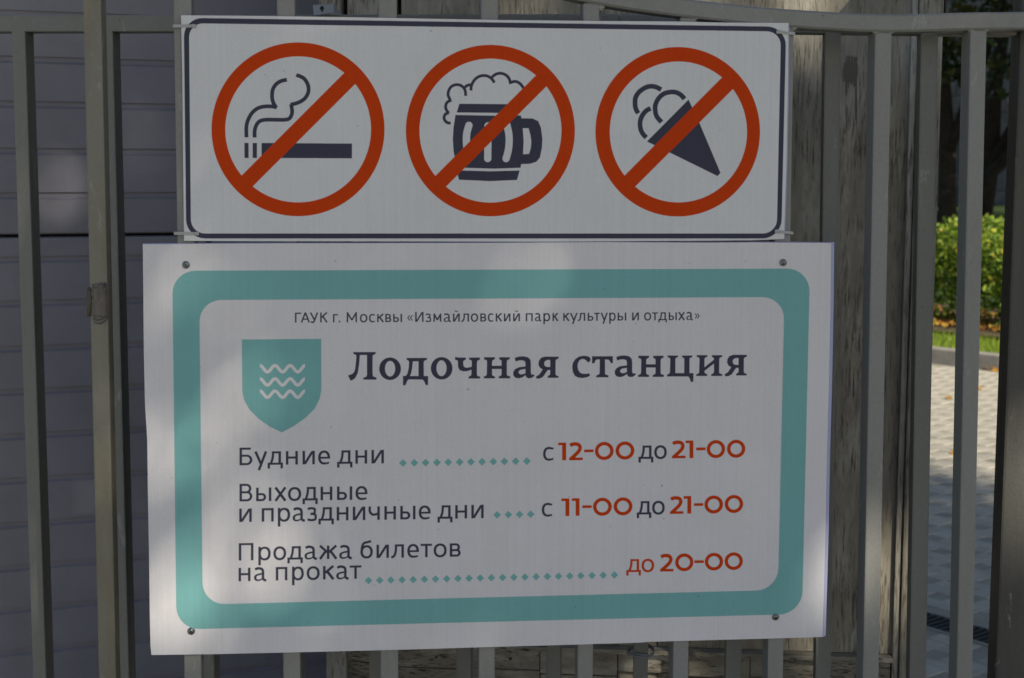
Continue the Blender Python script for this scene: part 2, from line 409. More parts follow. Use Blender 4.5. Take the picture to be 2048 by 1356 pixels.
# ------------------------------------------------------------------ lower sign print
YP = -0.0052                                           # plane of the printed faces (in front of the bars)
def px_on_sign(u, v): return GATE.px(u, v, YP)
def make_lower_print():
    P = Print(px_on_sign(270, 900)[0], px_on_sign(1690, 900)[0], px_on_sign(300, 1330)[1], px_on_sign(300, 470)[1], YP, 0.00045, WHITE)
    OUT = rquad([(344.5, 541.5), (1620, 537), (1604, 1228), (353, 1259)], 46)
    INN = rquad([(398.5, 600), (1569, 594), (1556, 1180), (405.5, 1209)], 44)
    P.fill([[OUT, INN]], TEAL)
    Z8 = lambda pts: [(460 + x / 4.655, 660 + y / 4.655) for x, y in pts]
    shield = [(110, 88), (849, 82), (850, 560), (835, 640), (790, 730), (700, 820), (600, 890), (485, 954), (380, 905), (270, 830), (180, 740), (130, 650), (115, 570)]
    P.fill([[Z8(shield)]], TEAL)
    for dy in (0, 123, 237):
        w = [(x, 360 + dy - 30 * math.cos((x - 278) / 141 * 2 * math.pi)) for x in range(268, 712, 7)]
        poly = stroke(w, 29)[0]; poly = [(min(max(p[0], 279), 698), p[1]) for p in poly]
        P.fill([[Z8(poly)]], WHITE)
    dark = []
    # small line
    dark += line('ГАУКг.Москвы«Измайловск', [(95, 155), (150, 238), (236, 317), (335, 407), (457, 505), (512, 527), (583, 690), (713, 785), (800, 858), (878, 943), (955, 1012), (1030, 1115), (1165, 1218), (1240, 1320), (1338, 1393), (1410, 1493), (1512, 1580), (1600, 1665), (1680, 1753), (1770, 1840), (1860, 1918), (1932, 1987), (2007, 2070)],
                 570, 4.763, (590, 645.2), (1000, 643.0), 16.4, 122)
    dark += line('ийпаркультурыи', [(37, 100), (125, 190), (245, 312), (333, 392), (413, 478), (500, 557), (665, 740), (742, 812), (835, 890), (897, 950), (958, 1027), (1040, 1102), (1120, 1203), (1258, 1323)],
                 1000, 4.763, (1000, 643.0), (1390, 640.0), 16.0, 122)
    dark += line('котдыха»', [(602, 663), (1372, 1440), (1448, 1505), (1508, 1590), (1607, 1685), (1697, 1762), (1775, 1837), (1855, 1900)], 1000, 4.763, (1000, 643.0), (1390, 640.0), 15.9, 122)
    # hours
    o, s_ = 460, 4.655; u = 27.1
    dark += line('Будниедни', [(88, 208), (225, 347), (350, 493), (520, 632), (675, 790), (820, 932), (997, 1140), (1167, 1277), (1317, 1433)], o, s_, (479, 930.6), (768, 926.7), u)
    dark += line('Выходные', [(88, 208), (243, 385), (412, 527), (540, 663), (675, 817), (843, 953), (996, 1138), (1168, 1280)], o, s_, (479, 1003.0), (735, 999.2), u)
    dark += line('ипраздничные', [(86, 203), (295, 407), (445, 560), (583, 697), (718, 810), (823, 967), (993, 1103), (1143, 1260), (1290, 1395), (1437, 1545), (1585, 1727), (1757, 1868)], o, s_, (479, 1044.2), (967, 1036.4), u)
    dark += line('дни', [(442, 582), (607, 718), (757, 872)], 780, s_, (479, 1044.2), (967, 1036.4), u)
    o, s_ = 460, 4.096; u = 26.8
    dark += line('Продажабилетов', [(72, 192), (232, 333), (355, 460), (470, 597), (610, 712), (728, 880), (895, 998), (1068, 1170), (1200, 1302), (1320, 1425), (1452, 1548), (1562, 1655), (1668, 1775), (1800, 1890)], o, s_, (477.6, 1121.2), (921, 1113.2), u)
    dark += line('напрокат', [(70, 168), (197, 297), (375, 470), (508, 605), (628, 735), (762, 857), (870, 972), (980, 1077)], o, s_, (477, 1162.6), (715, 1157.6), u)
    o, s_ = 1070, 4.655; u = 26.8
    dark += line('с', [(75, 175)], o, s_, (1086, 921.0), (1330, 917), u)
    dark += line('до', [(963, 1102), (1110, 1227)], o, s_, (1277, 918.0), (1334, 917.4), u)
    dark += line('с', [(63, 162)], o, s_, (1086, 1032.8), (1330, 1030), u)
    dark += line('до', [(947, 1083), (1090, 1208)], o, s_, (1273, 1029.2), (1330, 1028.4), u)
    # heading, slab letters
    r1 = lambda p: (690 + p[0] / 10.24, 690 + p[1] / 10.24)
    r2 = lambda p: (880 + p[0] / 8.192, 690 + p[1] / 8.192)
    r3 = lambda p: (1130 + p[0] / 10.24, 690 + p[1] / 10.24)
    r4 = lambda p: (1320 + p[0] / 10.24, 690 + p[1] / 10.24)
    L = [(168, 145), (630, 145), (625, 185), (580, 203), (566, 225), (565, 560), (572, 640), (645, 668), (643, 710), (375, 710), (375, 672), (440, 645), (450, 600), (450, 205), (305, 205), (290, 400), (262, 570), (215, 670), (165, 712), (112, 732), (62, 622), (150, 592), (188, 550), (207, 490), (225, 330), (232, 215), (222, 203), (172, 182)]
    D = [(1260, 265), (1682, 265), (1680, 300), (1627, 322), (1614, 345), (1612, 400), (1615, 635), (1702, 635), (1702, 820), (1652, 820), (1625, 750), (1590, 708), (1310, 705), (1275, 730), (1240, 825), (1188, 825), (1188, 635), (1250, 632), (1280, 580), (1305, 470), (1313, 345), (1305, 325), (1262, 300)]
    Dh = [(1390, 335), (1505, 335), (1505, 635), (1330, 635), (1352, 590), (1375, 480)]
    CH = [(243, 205), (425, 205), (422, 240), (387, 258), (380, 280), (382, 335), (408, 368), (450, 372), (520, 355), (520, 265), (510, 250), (478, 240), (476, 205), (655, 205), (652, 240), (612, 258), (605, 300), (605, 480), (612, 505), (660, 520), (658, 550), (467, 550), (470, 518), (508, 500), (515, 470), (515, 405), (440, 430), (380, 432), (320, 410), (295, 360), (292, 265), (285, 255), (245, 238)]
    EN = [(720, 200), (902, 200), (900, 232), (862, 250), (853, 280), (853, 340), (1008, 340), (1008, 262), (1000, 250), (970, 235), (970, 200), (1145, 200), (1143, 232), (1102, 248), (1095, 280), (1095, 480), (1102, 500), (1152, 515), (1148, 547), (960, 547), (962, 518), (1000, 500), (1008, 480), (1008, 393), (853, 393), (853, 480), (860, 500), (902, 518), (900, 547), (715, 547), (718, 518), (758, 500), (767, 470), (770, 270), (765, 252), (722, 235)]
    A = [(1222, 212), (1290, 190), (1370, 185), (1440, 200), (1480, 240), (1488, 290), (1488, 440), (1495, 482), (1548, 485), (1545, 510), (1500, 540), (1450, 547), (1415, 530), (1402, 495), (1350, 530), (1290, 548), (1230, 535), (1200, 495), (1200, 440), (1230, 395), (1290, 365), (1400, 350), (1400, 300), (1390, 265), (1350, 250), (1300, 252), (1240, 270)]
    Ah = [(1400, 392), (1320, 405), (1290, 430), (1290, 462), (1320, 482), (1360, 478), (1400, 462)]
    YA = [(1945, 190), (1943, 222), (1905, 238), (1895, 260), (1893, 470), (1900, 495), (1943, 512), (1940, 538), (1762, 538), (1765, 510), (1800, 488), (1805, 470), (1805, 410), (1765, 410), (1730, 460), (1690, 520), (1640, 548), (1580, 553), (1573, 515), (1620, 490), (1650, 450), (1682, 400), (1635, 370), (1612, 320), (1620, 260), (1655, 210), (1720, 190)]
    YAh = [(1805, 245), (1760, 245), (1720, 265), (1705, 300), (1715, 340), (1755, 360), (1805, 360)]
    ES = [(475, 360), (510, 335), (525, 290), (510, 255), (460, 228), (380, 220), (290, 235), (210, 290), (160, 370), (147, 450), (160, 550), (200, 630), (270, 668), (360, 677), (450, 660), (512, 632), (498, 580), (440, 590), (370, 590), (310, 570), (270, 510), (257, 440), (265, 370), (300, 310), (350, 285), (400, 292), (440, 325)]
    TE = [(553, 230), (982, 230), (980, 372), (938, 372), (920, 330), (890, 300), (820, 297), (820, 580), (830, 605), (890, 622), (888, 662), (637, 662), (637, 628), (695, 600), (708, 580), (712, 297), (650, 297), (620, 325), (600, 375), (553, 375)]
    TS = [(152, 215), (370, 215), (370, 245), (325, 268), (315, 290), (315, 575), (495, 575), (497, 290), (490, 270), (450, 248), (450, 215), (665, 215), (663, 245), (610, 268), (605, 300), (605, 575), (687, 575), (682, 755), (630, 755), (610, 690), (580, 645), (143, 645), (145, 608), (190, 585), (203, 560), (210, 290), (200, 268), (155, 245)]
    II = [(750, 207), (972, 207), (970, 240), (922, 262), (912, 290), (912, 455), (1105, 300), (1105, 280), (1095, 262), (1060, 240), (1060, 207), (1278, 207), (1275, 240), (1225, 262), (1215, 290), (1210, 560), (1220, 580), (1278, 600), (1272, 635), (1045, 635), (1048, 602), (1090, 580), (1105, 550), (1105, 380), (912, 530), (912, 560), (925, 580), (970, 600), (965, 635), (740, 635), (743, 602), (790, 580), (800, 555), (808, 285), (800, 262), (752, 240)]
    mp = lambda f, c: [np.array(f(p)) for p in c]
    O1 = [mp(r1, ell(923, 486, 223, 231)), mp(r1, ell(923, 485, 104, 160))]
    O2 = [ell(883.3, 736.6, 21.7, 22.5), ell(883.0, 736.4, 10.1, 15.8)]
    a2 = lambda p: r3(((p[0] - 1222) * 1.235 + 1047, (p[1] - 185) * 1.23 + 213))
    n2 = lambda p: r3(((p[0] - 720) * 1.225 + 1500, (p[1] - 200) * 1.25 + 220))
    y2 = lambda p: r4(((p[0] - 1945) * 1.225 + 1780, (p[1] - 190) * 1.22 + 200))
    dark += [[mp(r1, L)], O1, [mp(r1, D), mp(r1, Dh)], O2, [mp(r2, CH)], [mp(r2, EN)], [mp(r2, A), mp(r2, Ah)], [mp(r2, YA), mp(r2, YAh)],
             [mp(r3, ES)], [mp(r3, TE)], [mp(a2, A), mp(a2, Ah)], [mp(n2, EN)], [mp(r4, TS)], [mp(r4, II)], [mp(y2, YA), mp(y2, YAh)]]
    P.fill(dark, NAVY)
    # red figures
    red = []
    def dg(ch, a, b, y0, y1, off, oy, sc):
        x0, x1, Y0, Y1 = off + a / sc, off + b / sc, oy + y0 / sc, oy + y1 / sc
        if ch == '-': u = (Y1 - Y0) / 15.5; return put(digit('-', (x1 - x0) / u), x0, lambda x: Y1 - 0.015 * (x - x0), u)
        u = (Y1 - Y0) / (102 if ch == '0' else 100)
        return put(digit(ch, (x1 - x0) / u), x0, lambda x: Y1 - 0.015 * (x - x0) - (u if ch == '0' else 0), u)
    for t in [('1', 215, 290, 118, 283), ('2', 318, 445, 116, 283), ('-', 457, 545, 182, 208), ('0', 557, 732, 112, 281), ('0', 750, 925, 108, 277),
              ('2', 1275, 1402, 100, 265), ('1', 1402, 1475, 98, 263), ('-', 1500, 1588, 163, 190), ('0', 1598, 1770, 95, 263), ('0', 1787, 1958, 92, 260),
              ('1', 245, 320, 638, 802), ('1', 343, 415, 636, 800), ('-', 440, 528, 702, 727), ('0', 540, 715, 632, 800), ('0', 732, 907, 628, 796),
              ('2', 1257, 1382, 618, 782), ('1', 1383, 1455, 616, 779), ('-', 1480, 1567, 682, 707), ('0', 1577, 1750, 611, 779), ('0', 1766, 1938, 606, 774)]:
        red += dg(*t, 1070, 860, 4.655)
    for t in [('2', 902, 1012, 238, 382), ('0', 1025, 1175, 234, 380), ('-', 1183, 1260, 290, 312), ('0', 1268, 1418, 229, 374), ('0', 1430, 1580, 225, 370)]:
        red += dg(*t, 1100, 1050, 4.096)
    red += line('до', [(625, 745), (750, 853)], 1100, 4.096, (1253, 1144.3), (1308, 1143.6), 26.0)
    P.fill(red, RED)
    dia = []
    def dm(x, y, r): dia.append([[(x - r, y), (x, y - r), (x + r, y), (x, y + r)]])
    xs = [120, 226, 331, 437, 542, 648, 753, 857, 962, 1065, 1170, 1274]
    for i, x in enumerate(xs): dm(780 + x / 4.655, 860 + (307 - 18 * i / 11) / 4.655, 7.9)
    for i, x in enumerate([997, 1102, 1206, 1310]): dm(780 + x / 4.655, 860 + (790 - 2 * i) / 4.655, 7.7)
    for i in range(23): dm(737 + 22.35 * i, 1161.1 - 11.2 * i / 22, 7.6)
    P.fill(dia, (0.20, 0.47, 0.46))
    P.fill([[ell(1324, 971.5, 1.3, 1.3)]], (0.02, 0.02, 0.02))
    return P, OUT, INN, Z8(shield)

def make_upper_print():
    P = Print(px_on_sign(345, 300)[0], px_on_sign(1600, 300)[0], px_on_sign(400, 500)[1], px_on_sign(400, 15)[1], YP, 0.00045, (0.70, 0.715, 0.735))
    P.fill([[rquad([(367.5, 35.5), (1572.5, 53.5), (1562.5, 477), (372.5, 477)], 38), rquad([(378, 46.5), (1562, 63), (1553.5, 467), (382, 467)], 28)]], NAVY)
    C = lambda pts: [(470 + x / 5.424, 130 + y / 5.424) for x, y in pts]
    B = lambda pts: [(870 + x / 5.425, 130 + y / 5.425) for x, y in pts]
    I = lambda pts: [(1240 + x / 5.424, 130 + y / 5.424) for x, y in pts]
    sp = lambda p: smooth_pts(p, 5)
    d = [[C([(102, 845), (147, 845), (148, 1008), (103, 1008)])], [C([(192, 845), (238, 846), (238, 1008), (192, 1008)])], [C([(288, 846), (1269, 852), (1269, 1013), (288, 1008)])]]
    for p in ([(125, 785), (123, 680), (140, 600), (185, 520), (250, 468), (330, 449), (400, 450), (452, 460)], [(448, 465), (412, 400), (402, 330), (412, 260), (450, 205), (500, 174), (563, 160)],
              [(213, 787), (213, 720), (228, 660), (265, 612), (330, 594), (440, 594), (540, 594), (592, 578), (617, 530), (618, 480), (608, 425)], [(604, 430), (680, 410), (750, 370), (790, 310), (798, 250), (780, 190), (740, 140), (665, 107)]):
        d.append([C(stroke(sp(p), 42)[0])])
    d.append([B([(265, 420), (900, 426), (925, 522), (235, 515)])])
    body = [(222, 542), (660, 550), (930, 547), (940, 578), (1060, 580), (1120, 610), (1150, 680), (1165, 800), (1160, 900), (1140, 1000), (1100, 1050), (1030, 1072), (935, 1075), (928, 1115), (640, 1125), (320, 1115), (250, 1100), (225, 1050), (200, 930), (193, 800), (200, 680)]
    d.append([B(body)]); d.append([B([(235, 1143), (600, 1153), (918, 1145), (890, 1247), (600, 1260), (260, 1245)])])
    for p in ([(333, 335), (325, 270), (290, 228), (237, 213), (180, 232), (148, 280), (143, 330), (165, 378)], [(178, 380), (132, 405), (115, 450), (125, 490), (150, 522)],
              [(150, 518), (112, 535), (98, 575), (112, 608), (140, 628), (170, 628)], [(325, 242), (350, 222), (385, 213)], [(390, 277), (396, 220), (430, 160), (480, 124), (540, 114), (590, 130), (622, 158), (645, 192)],
              [(618, 132), (660, 100), (715, 90), (770, 110), (805, 150), (820, 207)], [(820, 190), (870, 178), (920, 200), (960, 250), (975, 280)]):
        d.append([B(stroke(sp(p), 32)[0])])
    d.append([I([(743, 375), (860, 625), (1090, 1170), (1058, 1205), (540, 950), (292, 830)])])
    for p in ([(447, 268), (400, 243), (345, 231), (280, 243), (210, 290), (170, 350), (163, 410), (170, 470), (197, 525)], [(332, 470), (280, 500), (235, 560), (217, 630), (225, 700), (250, 750), (285, 787)],
              [(700, 368), (660, 325), (610, 298), (555, 293), (480, 310), (420, 360), (385, 430), (383, 500), (400, 560), (450, 620)]):
        d.append([I(stroke(sp(p), 52)[0])])
    P.fill(d, NAVY)
    w = [B(c) for c in stroke(sp([(368, 655), (345, 740), (341, 830), (350, 920), (372, 1010)]), 79, True) + stroke([(575, 660), (572, 1015)], 78, True) + stroke(sp([(780, 650), (803, 760), (803, 860), (792, 940), (771, 1016)]), 78, True)]
    w.append(B([(952, 685), (1015, 685), (1035, 760), (1045, 830), (1040, 900), (1020, 965), (955, 968), (962, 830)]))
    P.fill([[c] for c in w], (0.70, 0.715, 0.735))
    rings = [((596, 258.6, 173, 173.8), (596.3, 258.8, 145.7, 146), [(687.4, 146.7), (709.7, 168.7), (506.2, 372.2), (483.9, 350.3)]),
             ((980.7, 261.2, 169, 171.5), (980.9, 261.2, 141.9, 143.9), [(1071.2, 151.3), (1092.7, 172.9), (892, 373.3), (870.8, 351.7)]),
             ((1355.4, 263.5, 164.6, 169.5), (1356.8, 263.9, 137.2, 140.9), [(1444.2, 154.5), (1466.5, 177.5), (1270.4, 373.3), (1248.5, 351.7)])]
    for o_, i_, b_ in rings:
        b_ = [np.array(q) for q in b_]; dd = nrm((b_[0] + b_[1]) / 2 - (b_[2] + b_[3]) / 2) * 8
        bb = [b_[0] + dd, b_[1] + dd, b_[2] - dd, b_[3] - dd]
        P.fill([[ell(*o_, n=120), ell(*i_, n=120)], [bb]], RED)
    return P, [r[0] for r in rings]

def print_mat(name, P, seed):
    m = mat(name, (0.7, 0.7, 0.7), 0.55, 0, 0.12); n = N(m)
    im = P.image(name + '_print'); tex = n.new('ShaderNodeTexImage', interpolation='Cubic', extension='EXTEND'); tex.image = im
    uv = n.new('ShaderNodeUVMap'); uv.uv_map = 'UVMap'; n.link(uv.outputs[0], tex.inputs[0])
    v = n.coord(obj=False)
    # corrugated board flutes and a little ink unevenness
    flute = n.noise(n.coord((1, 1, 0.01), obj=False), 230, 2, 0.5)
    c = n.mix(1.0, tex.outputs[0], n.ramp(flute, [(0.3, (0.972,) * 3), (0.7, (1.015,) * 3)]), 'MULTIPLY')
    c = n.mix(1.0, c, n.ramp(n.noise(v, 520, 2, 0.7), [(0.3, (0.955,) * 3), (0.7, (1.035,) * 3)]), 'MULTIPLY')
    dirt = n.ramp(n.noise(v, 8 + seed, 5, 0.7), [(0.35, (0.965, 0.962, 0.95)), (0.6, (1, 1, 1))]); c = n.mix(1.0, c, dirt, 'MULTIPLY')
    scr = n.ramp(n.noise(n.coord((1, 1, .5), obj=False), 30 + seed, 8, 0.8, 1.5), [(0.665, (1, 1, 1)), (0.70, (.88, .87, .85)), (0.72, (1, 1, 1))]); c = n.mix(1.0, c, scr, 'MULTIPLY')
    speck = n.ramp(n.noise(v, 95 + seed, 2, 0.5), [(0.765, (1, 1, 1)), (0.80, (0.6,) * 3)]); c = n.mix(1.0, c, speck, 'MULTIPLY')
    n.base(c)
    b = n.bump(flute, 0.10, 0.0008)
    n.bump(n.noise(n.coord((1, 1, 0.55), obj=False), 7 + seed, 4, 0.55), 0.5, 0.012, b)
    return m

def coons(edges, nu, nv):
    """edges: top, bottom (left->right), left, right (top->bottom) pixel polylines"""
    def res(p, k):
        p = np.array(p, float); L = np.r_[0, np.cumsum(np.hypot(*np.diff(p, axis=0).T))]; L /= L[-1]
        t = np.linspace(0, 1, k + 1); return np.c_[np.interp(t, L, p[:, 0]), np.interp(t, L, p[:, 1])]
    Tp, Bt, Lf, Rt = res(edges[0], nu), res(edges[1], nu), res(edges[2], nv), res(edges[3], nv); G = np.zeros((nv + 1, nu + 1, 2))
    for j in range(nv + 1):
        t = j / nv
        for i in range(nu + 1):
            s_ = i / nu
            G[j, i] = (1 - t) * Tp[i] + t * Bt[i] + (1 - s_) * Lf[j] + s_ * Rt[j] - ((1 - s_) * (1 - t) * Tp[0] + s_ * (1 - t) * Tp[-1] + (1 - s_) * t * Bt[0] + s_ * t * Bt[-1])
    return G
def set_uv(me, P):
    uv = me.uv_layers.new(name='UVMap'); co = np.zeros(len(me.vertices) * 3); me.vertices.foreach_get('co', co); co = co.reshape(-1, 3)
    li = np.zeros(len(me.loops), int); me.loops.foreach_get('vertex_index', li)
    c = co[li]; out = np.c_[(c[:, 0] - P.x0) / (P.x1 - P.x0), (c[:, 2] - P.z0) / (P.z1 - P.z0)]
    uv.data.foreach_set('uv', out.ravel())
def warp(x, z, k): return 0.0
def board(name, edges, P, parent, m, back, k, nu=70, nv=42, thick=0.0042):
    """corrugated sheet: printed face, cut edges and a back that shows past the face where 'back' pushes it out"""
    G = coons(edges, nu, nv); V = []; Fc = []
    for j in range(nv + 1):
        for i in range(nu + 1):
            a, z = px_on_sign(*G[j, i]); V.append((a, YP, z))
    id_ = lambda j, i: j * (nu + 1) + i
    for j in range(nv):
        for i in range(nu): Fc.append((id_(j + 1, i), id_(j + 1, i + 1), id_(j, i + 1), id_(j, i)))
    nf = len(Fc)
    loop = [(0, i) for i in range(nu)] + [(j, nu) for j in range(nv)] + [(nv, i) for i in range(nu, 0, -1)] + [(j, 0) for j in range(nv, 0, -1)]
    b0 = len(V)
    for j, i in loop:
        x, y, z = V[id_(j, i)]; dx = back[0] * (i == 0) + back[1] * (i == nu); dz = back[2] * (j == 0) + back[3] * (j == nv)
        V.append((x + dx, YP + thick, z + dz))
    for q in range(len(loop)):
        a = id_(*loop[q]); b = id_(*loop[(q + 1) % len(loop)]); Fc.append((a, b, b0 + (q + 1) % len(loop), b0 + q))
    Fc.append(tuple(b0 + q for q in range(len(loop))))
    me = mesh(name, V, Fc); me.materials.append(m); me.materials.append(M_EDGE)
    for p in me.polygons[nf:]: p.material_index = 1
    set_uv(me, P); return link(name, me, parent)
def decal(name, contour, hole, P, parent, m, lift):
    """thin print film of its own outline"""
    bm = bmesh.new()
    def ringv(c, y): return [bm.verts.new((px_on_sign(*p)[0], y, px_on_sign(*p)[1])) for p in c]
    y = YP - lift; A = ringv(contour, y)
    if hole is None:
        bm.faces.new(A)
    else:
        Bv = ringv(hole, y); n = len(A)
        for i in range(n): bm.faces.new((A[i], A[(i + 1) % n], Bv[(i + 1) % n], Bv[i]))
    Ab = ringv(contour, YP - 0.00002); n = len(A)
    for i in range(n): bm.faces.new((A[i], Ab[i], Ab[(i + 1) % n], A[(i + 1) % n]))
    me = bpy.data.meshes.new(name); bm.to_mesh(me); bm.free()
    for p in me.polygons:
        if abs(p.normal.y) > 0.5 and p.normal.y > 0: p.flip()
    me.materials.append(m); set_uv(me, P); return link(name, me, parent)

# ------------------------------------------------------------------ ground, paving, kerb, lawn
def noise_mat(name, c1, c2, scale, rough=0.9, bump=0.4, bd=0.01, sp=None):
    m = mat(name, c1, rough, 0, 0.2); n = N(m); v = n.coord(obj=False)
    c = n.ramp(n.noise(v, scale, 7, 0.7), [(0.3, c1), (0.7, c2)])
    if sp: c = n.mix(n.ramp(n.noise(v, scale * 14, 3, 0.7), [(0.62, (0, 0, 0)), (0.72, (1, 1, 1))]), c, sp)
    n.base(c); n.bump(n.noise(v, scale * 8, 4, 0.7), bump, bd); return m
M_SAND = noise_mat('paving_sand', (0.24, 0.225, 0.18), (0.33, 0.31, 0.25), 6)
M_SOIL = noise_mat('soil', (0.05, 0.04, 0.025), (0.10, 0.08, 0.05), 8)
M_LAWN = noise_mat('lawn', (0.02, 0.04, 0.01), (0.045, 0.07, 0.02), 5)
M_KERB = noise_mat('kerb_concrete', (0.22, 0.205, 0.18), (0.32, 0.30, 0.27), 9, bump=0.3, bd=0.002)
def paver_mat():
    m = noise_mat('paver_concrete', (0.31, 0.29, 0.245), (0.44, 0.415, 0.35), 12, bump=0.3, bd=0.002, sp=(0.20, 0.19, 0.17)); n = N(m)
    rnd = n.new('ShaderNodeObjectInfo').outputs['Random']
    old = n.b.inputs['Base Color'].links[0].from_socket
    n.base(n.mix(1.0, old, n.ramp(rnd, [(0, (0.90, 0.90, 0.90)), (0.5, (1, 1, 1)), (1, (1.05, 1.04, 1.02))]), 'MULTIPLY')); return m
M_PAVER = paver_mat()

g0, g1 = ground(1870, 727), ground(2020, 745)
U = nrm((g1 - g0)[:2]); Vn = np.array((-U[1], U[0]));  Vn = Vn if Vn[1] > 0 else -Vn       # along kerb, away from the camera
K0 = g0[:2]
ME = lambda s_, t, z=0.0: (K0[0] + U[0] * s_ + Vn[0] * t, K0[1] + U[1] * s_ + Vn[1] * t, z)
tag(link('ground', mesh('ground', [(-300, -300, -0.03), (400, -300, -0.03), (400, 400, -0.03), (-300, 400, -0.03)], [(0, 1, 2, 3)]), None, M_SAND), kind='structure')
gs = 0.6
V = [ME(-40, 0.10, 0.0), ME(40, 0.10, 0.0), ME(40, 3.2, 0.08), ME(-40, 3.2, 0.08), ME(40, 9, 0.9), ME(-40, 9, 0.9), ME(40, 40, 1.1), ME(-40, 40, 1.1)]
V = [(a, b, c + 0.07) for a, b, c in V]
lawn = link('lawn', mesh('lawn', V, [(0, 1, 2, 3), (3, 2, 4, 5), (5, 4, 6, 7)]), None, M_LAWN); tag(lawn, kind='structure')

DRAIN_T = (ground(1858, 1225)[:2] - K0).dot(Vn)          # back edge of the drain channel
DR0, DR1 = DRAIN_T - 0.15, DRAIN_T
# paving: herringbone stones, laid along the kerb's direction
paving = link('paving', mesh('paving', [ME(a_, b_, -0.0035) for t0_, t1_ in ((-24, DR0 - .02), (DR1 + .02, -0.005)) for a_, b_ in ((-30, t0_), (30, t0_), (30, t1_), (-30, t1_))], [(0, 1, 2, 3), (4, 5, 6, 7)]), None, M_SAND); tag(paving, kind='structure')
def project(p):
    d = np.array(p, float) - CAM; c = np.array((d[0], d[1], d[2])); x = np.array((XC[0], YC[0], -DC[0])).dot(c); y = np.array((XC[1], YC[1], -DC[1])).dot(c); z = np.array((XC[2], YC[2], -DC[2])).dot(c)
    return 1024 + F * x / z, 678 + F * y / z, z
PL, PW = 0.17, 0.085
cb = bevelled([(-PL / 2 + .0012, -PW / 2 + .0012, -.06), (PL / 2 - .0012, -PW / 2 + .0012, -.06), (PL / 2 - .0012, PW / 2 - .0012, -.06), (-PL / 2 + .0012, PW / 2 - .0012, -.06),
               (-PL / 2 + .0012, -PW / 2 + .0012, 0), (PL / 2 - .0012, -PW / 2 + .0012, 0), (PL / 2 - .0012, PW / 2 - .0012, 0), (-PL / 2 + .0012, PW / 2 - .0012, 0)], BOXF, 'paver', 0.0028, 1)
cb.materials.append(M_PAVER)
ang = math.atan2(U[1], U[0]); spots = []
for i in range(-180, 75):
    for j in range(-110, 1):
        # herringbone cell: horizontal at (i, j), vertical partner
        k = (i - j) % 4
        if k == 0: s_, t, r = i * PW + PW, j * PW + PW / 2, 0
        elif k == 2: s_, t, r = i * PW + PW / 2, j * PW + PW, 1
        else: continue
        if t > -0.12 or (DR0 - 0.1 * (1 if r else 0.6) < t < DR1 + 0.1 * (1 if r else 0.6)): continue
        p = ME(s_, t)
        u_, v_, z_ = project((p[0], p[1], 0)) if (p[1] > -1.5) else (9999, 0, -1)
        if z_ < 1 or not (1790 < u_ < 2090 and 660 < v_ < 1420): continue
        spots.append((z_, s_, t, r, p))
spots.sort()
near, rest = spots[:300], spots[300:]
for z_, s_, t, r, p in near:
    o = bpy.data.objects.new('paver', cb); COL.objects.link(o); o.parent = paving
    o.location = (p[0], p[1], random.uniform(-.001, .001)); o.rotation_euler = (random.gauss(0, .004), random.gauss(0, .004), ang + r * math.pi / 2 + random.gauss(0, .008))
V = []; Fc = []
cv = [v.co.copy() for v in cb.vertices]; cf = [tuple(p.vertices) for p in cb.polygons]
for z_, s_, t, r, p in rest:
    M = Matrix.Translation((p[0], p[1], random.uniform(-.001, .001))) @ Matrix.Rotation(ang + r * math.pi / 2, 4, 'Z') @ Matrix.Rotation(random.gauss(0, .005), 4, 'X')
    b = len(V); V += [M @ c for c in cv]; Fc += [tuple(b + k for k in f) for f in cf]
o = link('pavers', mesh('pavers', V, Fc), paving, M_PAVER); tag(o, kind='stuff')
# drain channel across the paving
dr = _thing('drain_channel', 'dark slotted metal drain channel set across the shaded paving', 'drain', None)
sc_ = (ground(1930, 1260)[:2] - K0).dot(U)
M_IRON = mat('dark_iron', (0.035, 0.035, 0.035), 0.6, 0.6)
def gbox(name, s0, s1, t0, t1, z0, z1, par, m, r=0.002):
    vs = [ME(a, b, z) for z in (z0, z1) for a, b in ((s0, t0), (s1, t0), (s1, t1), (s0, t1))]
    return link(name, bevelled(vs, BOXF, name, r, 1), par, m)
gbox('channel_bed', sc_ - 1.6, sc_ + 1.6, DR0, DR1, -0.10, -0.027, dr, M_IRON)
for t0, t1 in ((DR0 - .02, DR0), (DR1, DR1 + .02)): gbox('edge_strip', sc_ - 1.6, sc_ + 1.6, t0, t1, -.08, .002, dr, M_KERB)
sb = None
for i in range(int(3.2 / 0.03)):
    s0 = sc_ - 1.6 + i * 0.03
    if abs(i * .03 - 1.6) > 1.1: continue
    gbox('grate_bar', s0, s0 + 0.016, DR0 + .001, DR1 - .001, -0.026, -0.001, dr, M_IRON, 0)
# kerb
kerb = _thing('kerb', 'long grey concrete kerb between sunlit paving and grass verge', 'kerb', None); tag(kerb)
for i in range(-8, 10):
    s0 = i * 1.0 + 0.33
    vs = [ME(a, b, z) for z in (-.05, .13) for a, b in ((s0 + .004, 0), (s0 + .996, 0), (s0 + .996, .14), (s0 + .004, .14))]
    link('kerb_stone', bevelled(vs, BOXF, 'kerb_stone', 0.012, 2), kerb, M_KERB)

